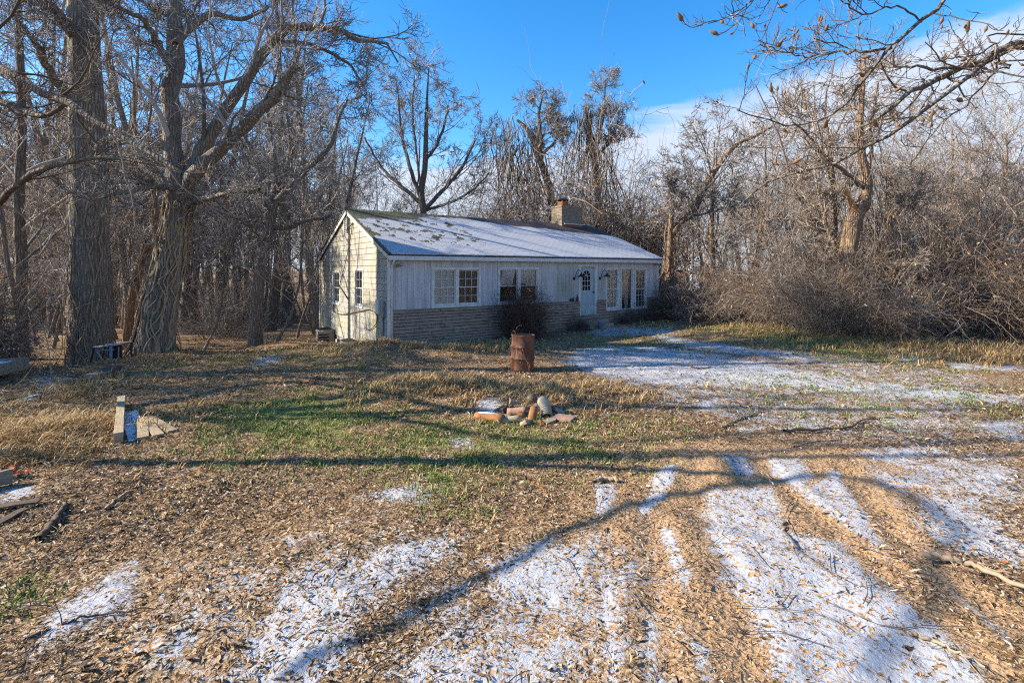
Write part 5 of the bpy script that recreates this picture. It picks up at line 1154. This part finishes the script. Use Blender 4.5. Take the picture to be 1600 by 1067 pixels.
# ribbed hose
hs_ = G(847, 645); P = smooth_pts(np.array([[.0, .28, .05], [.03, .18, .20], [.02, .03, .25], [.06, -.12, .20], [.08, -.26, .06]]), 110); rr = .095 + .022 * np.sin(np.linspace(0, 22 * 2 * math.pi, 110))
V, Fq = tubes(P[None], rr[None], 16); o = link('ribbed_hose', mesh_from('ribbed_hose', V, Fq, M['hose'], True), None, hs_ - [0, 0, .05]); o.scale = (.85, .9, .85); tag(o, 'grey ribbed drain hose arched over the rubble heap', 'hose')
o = MB().lathe([(.001, .17), (.06, .16), (.12, .11), (.15, .03), (.155, -.05)], n=20).build('plastic_bowl', M['green_plastic'], None, G(831, 626) + [0, 0, -.01], True); o.scale = (.75, .75, .8); o.rotation_euler = (R(20), R(-10), 0); tag(o, 'dark green upturned bowl behind the rubble heap', 'bowl')
for i, (px, py, s, lab) in enumerate([(815, 652, .13, 'rounded orange clay shard in the middle of the rubble'), (845, 664, .10, 'small orange shard in front of the ribbed hose'), (800, 640, .09, 'dark red shard at the back left of the rubble')]):
    c = G(px, py); m = MB().lathe([(.001, 0), (.8, .0), (1, .25), (.7, .55), (.001, .7)], n=7).build('clay_shard', M['terracotta' if i < 2 else 'rust'], None, c); m.scale = (s, s * .7, s * .9); m.rotation_euler = (.4 * i, .5, i); tag(m, lab, 'shard')
for i, (px, py, s, mt, lab) in enumerate([(786, 642, .16, 'dark_wood', 'charred scrap at the back left of the rubble heap'), (822, 664, .14, 'wood', 'tan splinter in front of the clay shards'), (858, 662, .13, 'brick', 'chipped brick end below the ribbed hose'), (778, 652, .12, 'dark_wood', 'dark scrap between the clay pipe and the rubble heap'), (806, 632, .15, 'brick', 'broken brick behind the clay pieces'), (875, 645, .12, 'wood', 'pale scrap of wood right of the ribbed hose')]):
    c = G(px, py); r2 = random.Random(i + 40); k = MB(); V = [(x * s * r2.uniform(.7, 1.1), y * s * .5 * r2.uniform(.6, 1.1), z * s * .28 * r2.uniform(.6, 1.2)) for x in (-1, 1) for y in (-1, 1) for z in (-1, 1)]
    k.add(V, np.array([[0, 1, 3, 2], [4, 6, 7, 5], [0, 4, 5, 1], [2, 3, 7, 6], [0, 2, 6, 4], [1, 5, 7, 3]])); o = k.build('rubble_scrap', M[mt], None, c + [0, 0, .02], bevel=.008); o.rotation_euler = (r2.uniform(-.4, .4), r2.uniform(-.4, .4), r2.uniform(0, 6)); tag(o, lab, 'scrap')
# bottles on the ledge, bucket by the steps
for i, px in enumerate((890.5, 894.5, 900.5)):
    u = uf(px); q = hl(u, -.06, STONE + .006); s = (.7, .85, 1.25)[i]; h = .22 * s
    b_ = MB().lathe([(.001, 0), (.035, 0), (.038, .01), (.038, h * .55), (.013, h * .75), (.013, h), (.001, h)], n=12).build('bottle', M['black_metal'], None, q, True); tag(b_, ['shortest dark bottle on the stone ledge left of the door', 'middle dark bottle of the three on the stone ledge', 'tallest dark bottle on the stone ledge, nearest the door'][i], 'bottle')
q = hl(uf(913), -.95); q[2] = GZ(*q[:2]) + .02; bk = empty('bucket', q); tag(bk, 'pale blue bucket standing in front of the stone steps', 'bucket')
MB().lathe([(.001, 0), (.10, 0), (.13, .28), (.14, .29), (.125, .285), (.1, .02), (.001, .02)], n=18).build('bucket_body', M['blue_plastic'], bk, smooth=True)
MB().tube([(.13 * math.cos(a), -.02 - .13 * math.sin(a), .27 - .12 * math.sin(a)) for a in np.linspace(0, math.pi, 12)], .005, 5).build('handle', M['grey_metal'], bk)
# fallen branches
def branch(pts, r0, r1, mat_, label, lift=.02, sub=3, name='fallen_branch', cat='branch', seed=1):
    global rng
    rng = np.random.default_rng(seed); P = np.array([G(*p) + [0, 0, lift + r0 * .6] for p in pts]); Q = smooth_pts(P, 24); Q[1:-1] += rng.normal(0, .008, (22, 3)); r = np.linspace(r0, r1, 24)
    m = MB(); V, Fq = tubes(Q[None], r[None], 8, .05); m.add(V, Fq)
    if sub:
        A = grow(Q[None], r[None], sub, .3, .95, (25, 55), (.15, .35), 6, .15, 0, .6, .4, .3, .003); A[0][..., 2] = np.maximum(A[0][..., 2], ground_h(A[0][..., 0], A[0][..., 1]) + .01); V, Fq = tubes(*A, 5); m.add(V, Fq)
    o = m.build(name, M[mat_], smooth=True); tag(o, label, cat)
branch([(60, 852), (78, 832), (92, 812), (104, 794)], .035, .022, 'dark_wood', 'dark rotten log end lying in the leaves at the left', .02, 0, 'log', 'log')
branch([(1224, 820), (1226, 835), (1245, 858), (1270, 880), (1312, 908)], .012, .004, 'twig_brown', 'curved dark stick lying on the snow between the wheel tracks', .015, 2, seed=3)
branch([(1440, 878), (1490, 886), (1540, 902), (1620, 940)], .028, .016, 'pale_branch', 'long pale branch reaching in from the right edge over the track', .03, 2, seed=4)
branch([(1420, 996), (1450, 1010), (1490, 1024), (1540, 1050)], .014, .006, 'pale_branch', 'pale stick lying in the snow at the lower right', .015, 1, seed=5)
branch([(1225, 678), (1290, 675), (1330, 672), (1350, 660), (1400, 658)], .022, .006, 'dark_wood', 'dark crooked branch lying across the yard at the right', .03, 4, seed=6)
branch([(1130, 672), (1150, 660), (1180, 650), (1196, 640)], .018, .006, 'pale_branch', 'pale forked stick on the snow below the drive', .02, 3, seed=7)
branch([(1075, 572), (1090, 578), (1110, 576)], .02, .01, 'dark_wood', 'short dark stick lying on the broad snow patch', .02, 2, seed=8)
branch([(1240, 700), (1300, 690), (1400, 690)], .008, .004, 'twig_brown', 'thin straight twig lying below the crooked branch', .012, 1, seed=9)
branch([(40, 1005), (100, 985), (150, 970), (250, 955)], .012, .004, 'dark_wood', 'thin dark stick along the snow strip at the lower left', .012, 2, seed=10)
branch([(165, 800), (185, 782), (208, 768)], .016, .01, 'pale_branch', 'short grey stick in the leaves right of the log', .012, 0, seed=11)
branch([(930, 758), (945, 752), (965, 754)], .03, .022, 'pale_branch', 'short thick piece of wood at the head of the snowy wheel track', .01, 0, seed=12)
branch([(270, 470), (300, 450), (330, 432), (350, 425)], .06, .03, 'pale_branch', 'broken branch propped in the brush right of the leaning tree', .8, 2, seed=13)
branch([(30, 505), (100, 503), (200, 500)], .22, .16, 'dark_wood', 'fallen trunk lying far back under the trees at the left', .05, 0, 'log', 'log', seed=14)
branch([(1110, 640), (1000, 633)], .006, .004, 'twig_brown', 'straight twig lying right of the rubble heap', .01, 1, seed=15)
# arching bramble canes by the deck frames
def cane(P, r, label, mat_='pale_branch'):
    o = MB().tube(smooth_pts(np.array(P), 30), np.linspace(r, r * .4, 30), 6).build('bare_cane', M[mat_], None, smooth=True); tag(o, label, 'cane')
b0 = G(80, 590); cane([b0, b0 + [-.02, 0, .35], b0 + [-.3, .2, .85], b0 + [-.9, .6, 1.3], b0 + [-1.8, 1.2, 1.6]], .013, 'arching bare cane rising beside the nearer deck frame')
b0 = G(14, 610); cane([b0, b0 + [.25, .05, .22], b0 + [.32, .2, .5], b0 + [.25, .5, .8]], .012, 'thin bent cane in front of the nearer deck frame')
b0 = G(1500, 545); cane([b0, b0 + [.05, 0, .2], b0 + [-.1, .0, .33], b0 + [-.3, .05, .25], b0 + [-.35, 0, .02]], .016, 'small hoop of dark cane at the edge of the brambles', 'dark_wood')
# leaf and brush heap under the broken tree
# far pale building
q = PD(1103, 440, 62); q[2] = GZ(q[0], q[1]); fb_ = empty('shed', q, R(12)); tag(fb_, 'small pale blue shed far off across the field behind the brambles', 'shed')
MB().b2(-1.6, 1.6, -1.2, 1.2, -.3, 2.0).build('wall', M['pale_wall'], fb_); k = MB(); k.add([(-1.8, -1.4, 1.98), (1.8, -1.4, 1.98), (1.8, 1.4, 1.98), (-1.8, 1.4, 1.98), (-1.8, 0, 2.9), (1.8, 0, 2.9)], [np.array([[0, 1, 5, 4], [2, 3, 4, 5], [0, 3, 2, 1]]), np.array([[0, 4, 3], [1, 2, 5]])]); k.build('roof', M['grey_metal'], fb_); MB().b2(-.45, .45, -1.23, -1.2, -.3, 1.7).build('door', M['blue_plastic'], fb_)

# ------------------------------------------------------------------ leaf litter, grass, twigs on the ground
lr = np.random.default_rng(99)
def field(n, y0, y1, power):
    t = lr.uniform(0, 1, n); a = 2 - power
    y = (y0 ** a + t * (y1 ** a - y0 ** a)) ** (1 / a); x = lr.uniform(-1.2, 1.2, n) * y + lr.normal(0, .6, n)
    d = np.stack([x, y], -1) - HO; u, v = d @ HU, d @ HV; ok = ~((u > -.05) & (u < HL + .05) & (v > -.05) & (v < HD + .05))
    return x[ok], y[ok]
def leaves(name, n, y0, y1, power, size, label):
    x, y = field(n, y0, y1, power); sn, di, gr = mask(x, y, SNOWW), mask(x, y, DIRTW), mask(x, y, GRASSW)
    keep = lr.uniform(0, 1, len(x)) < (1 - .66 * np.clip(sn * 1.1, 0, 1)) * (1 - .9 * np.clip(di * 1.1, 0, 1)) * (1 - .75 * gr) * np.clip(fbm(x * 1.3, y * 1.3, 60, 3) * 1.9 - .15, .12, 1)
    keep &= ~((di > .78) & (lr.uniform(0, 1, len(x)) < .75)); x, y = x[keep], y[keep]; m = len(x); z = ground_h(x, y) + lr.uniform(.0, .018, m) + .008 * mask(x, y, SNOWW)
    s = size * (.65 + .8 * fbm(x * .9, y * .9, 33, 2)) * np.minimum(lr.lognormal(-.08, .5, m), 2.3) * (1 + .03 * y); w = s * lr.uniform(.16, .44, m); a = lr.uniform(0, 6.28, m); cu = lr.uniform(-.25, .55, m) * s; fo = lr.uniform(.15, 1.1, m) * w
    L6 = np.stack([np.stack([-s, 0 * s, 0 * s], -1), np.stack([-s * .35, w, fo], -1), np.stack([s * .45, w * .8, fo + cu * .3], -1), np.stack([s, 0 * s, cu], -1), np.stack([s * .45, -w * .8, fo + cu * .3], -1), np.stack([-s * .35, -w, fo], -1)], 1) * .5
    tx, ty = lr.normal(0, .24, m), lr.normal(0, .24, m)
    ca, sa = np.cos(a)[:, None], np.sin(a)[:, None]; X = L6[..., 0] * ca - L6[..., 1] * sa; Y = L6[..., 0] * sa + L6[..., 1] * ca; Z = L6[..., 2] + X * tx[:, None] + Y * ty[:, None]; Z = Z - Z.min(1, keepdims=True) * .8
    V = np.stack([X + x[:, None], Y + y[:, None], Z + z[:, None]], -1).reshape(-1, 3); b = np.arange(m)[:, None] * 6
    Fq = np.concatenate([b + np.array([[0, 3, 2, 1]]), b + np.array([[0, 5, 4, 3]])])
    t = np.repeat(np.clip(lr.beta(1.15, 1.25, m) * .97 + np.where(lr.uniform(0, 1, m) < .006, .5, 0), 0, 1), 6)
    o = link(name, mesh_from(name, V, Fq, M['leaf'], False, {'tint': t})); tag(o, label, 'leaves', kind='stuff')
leaves('leaf_litter', 230000, 1.8, 8, 1.1, .022, 'dry brown fallen leaves strewn over the near ground')
leaves('leaf_litter', 180000, 8, 26, 1.6, .031, 'dry brown fallen leaves strewn over the yard before the house')
def blades(name, pts, hgt, spread, per, mat_, label, lean=.5, w0=.006):
    c = np.repeat(pts[:, :2], per, 0); sc_ = np.repeat(pts[:, 2], per); m = len(c); x = c[:, 0] + lr.normal(0, 1, m) * spread * sc_; y = c[:, 1] + lr.normal(0, 1, m) * spread * sc_
    z = ground_h(x, y) - .01; a = lr.uniform(0, 6.28, m); h = hgt * sc_ * lr.uniform(.4, 1.25, m); ln = h * lean * lr.uniform(.3, 2.2, m); w = w0 * (1 + .10 * y)
    dx, dy = np.cos(a), np.sin(a); px_, py_ = -dy * w, dx * w
    B0 = np.stack([x - px_, y - py_, z], -1); B1 = np.stack([x + px_, y + py_, z], -1); mx, my, mz = x + dx * ln * .4, y + dy * ln * .4, z + h * .7
    C0 = np.stack([mx - px_ * .7, my - py_ * .7, mz], -1); C1 = np.stack([mx + px_ * .7, my + py_ * .7, mz], -1); Tp_ = np.stack([x + dx * ln, y + dy * ln, z + h * lr.uniform(.6, 1.05, m)], -1)
    V = np.stack([B0, B1, C1, C0, Tp_], 1).reshape(-1, 3); b = np.arange(m)[:, None] * 5
    o = link(name, mesh_from(name, V, [b + np.array([[0, 1, 2, 3]]), b + np.array([[3, 2, 4]])], M[mat_], False, {'tint': np.repeat(np.clip(lr.normal(.45, .27, m), 0, 1), 5)})); tag(o, label, 'grass', kind='stuff')
x, y = field(60000, 3, 26, 1.5); gm_ = mask(x, y, GRASSW); k = lr.uniform(0, 1, len(x)) < gm_ * np.clip(fbm(x * 2, y * 2, 70, 3) * 3 - .8, 0, 1) * .95
blades('green_grass', np.stack([x[k], y[k], np.full(k.sum(), 1.0)], -1), .07, .06, 9, 'grass', 'short green grass growing through the leaves', .6, .004)
SP = []
for px, py, r0, n, s in [(60, 690, .5, 120, 1.3), (100, 665, .45, 70, 1.2), (30, 720, .4, 60, 1.0), (90, 715, .35, 40, 1), (310, 640, .5, 40, .8), (650, 606, .8, 170, .9), (705, 612, .8, 170, .9), (760, 605, .7, 110, .7), (900, 620, .8, 130, .8), (940, 618, .7, 110, .8), (590, 552, .9, 150, .9), (640, 548, .7, 100, 1), (720, 545, .8, 120, 1.1), (760, 542, .7, 90, 1.1), (680, 548, .6, 80, 1), (1250, 528, 1.5, 120, 1.2), (1180, 518, 1.4, 120, 1.1), (1340, 540, 1.5, 160, 1.2), (1420, 545, 1.6, 160, 1.2), (1530, 552, 1.6, 120, 1.3), (1590, 560, 1.2, 120, 1.3), (130, 600, .6, 60, .9), (100, 620, .5, 70, .9), (150, 660, .4, 50, .8), (250, 650, .5, 50, .7), (480, 540, .8, 60, .8), (300, 560, .8, 60, .7), (1010, 515, 1.0, 60, .8), (20, 560, .6, 90, 1.3), (230, 560, .7, 60, .8), (20, 650, .4, 50, 1)]:
    c = flat_at(px, py)
    for _ in range(n): SP.append((c[0] + lr.normal(0, r0), c[1] + lr.normal(0, r0 * .8), s * lr.uniform(.6, 1.2)))
x, y = field(9000, 3, 24, 1.3); k = (lr.uniform(0, 1, len(x)) < .30 * np.clip(fbm(x * .8, y * .8, 80, 3) * 3 - 1, 0, 1)) & (mask(x, y, SNOWW) < .3) & (mask(x, y, DIRTW) < .3)
SP += list(zip(x[k], y[k], np.full(k.sum(), .5)))
SP = np.array(SP); d_ = SP[:, :2] - HO; u_, v_ = d_ @ HU, d_ @ HV; SP = SP[~((u_ > -.1) & (u_ < HL + .1) & (v_ > -.1) & (v_ < HD))]
blades('dry_grass', SP, .17, .05, 12, 'dry_grass', 'tufts of dry straw coloured grass about the yard', .9, .0035)
x, y = field(16000, 1.9, 12, 1.2); k = (mask(x, y, DIRTW) < .8) & (lr.uniform(0, 1, len(x)) < np.clip(fbm(x * 1.1, y * 1.1, 90, 3) * 2.4 - .5, .05, 1))
blades('dead_stems', np.stack([x[k], y[k], np.full(k.sum(), 1.0)], -1), .03, .04, 3, 'dry_grass', 'flattened dead grass stems lying among the leaves', 2.2, .0016)
# small twigs strewn over the ground
x, y = field(1700, 2.2, 20, 1.3); m_ = len(x); a = lr.uniform(0, 6.28, m_); P = np.empty((m_, 5, 3)); P[:, 0] = np.stack([x, y, 0 * x], -1); ln = lr.lognormal(-1.5, .6, m_)
for i in range(1, 5): a = a + lr.normal(0, .16, m_); P[:, i] = P[:, i - 1] + np.stack([np.cos(a), np.sin(a), 0 * a], -1) * (ln / 4)[:, None]
P[..., 2] = ground_h(P[..., 0], P[..., 1]) + .02 + lr.uniform(0, .015, (m_, 1)); V, Fq = tubes(P, np.repeat(lr.uniform(.0012, .0042, (m_, 1)), 5, 1), 4)
o = link('fallen_twigs', mesh_from('fallen_twigs', V, Fq, M['twig_brown'])); tag(o, 'short broken twigs strewn over the ground', 'twigs', kind='stuff')
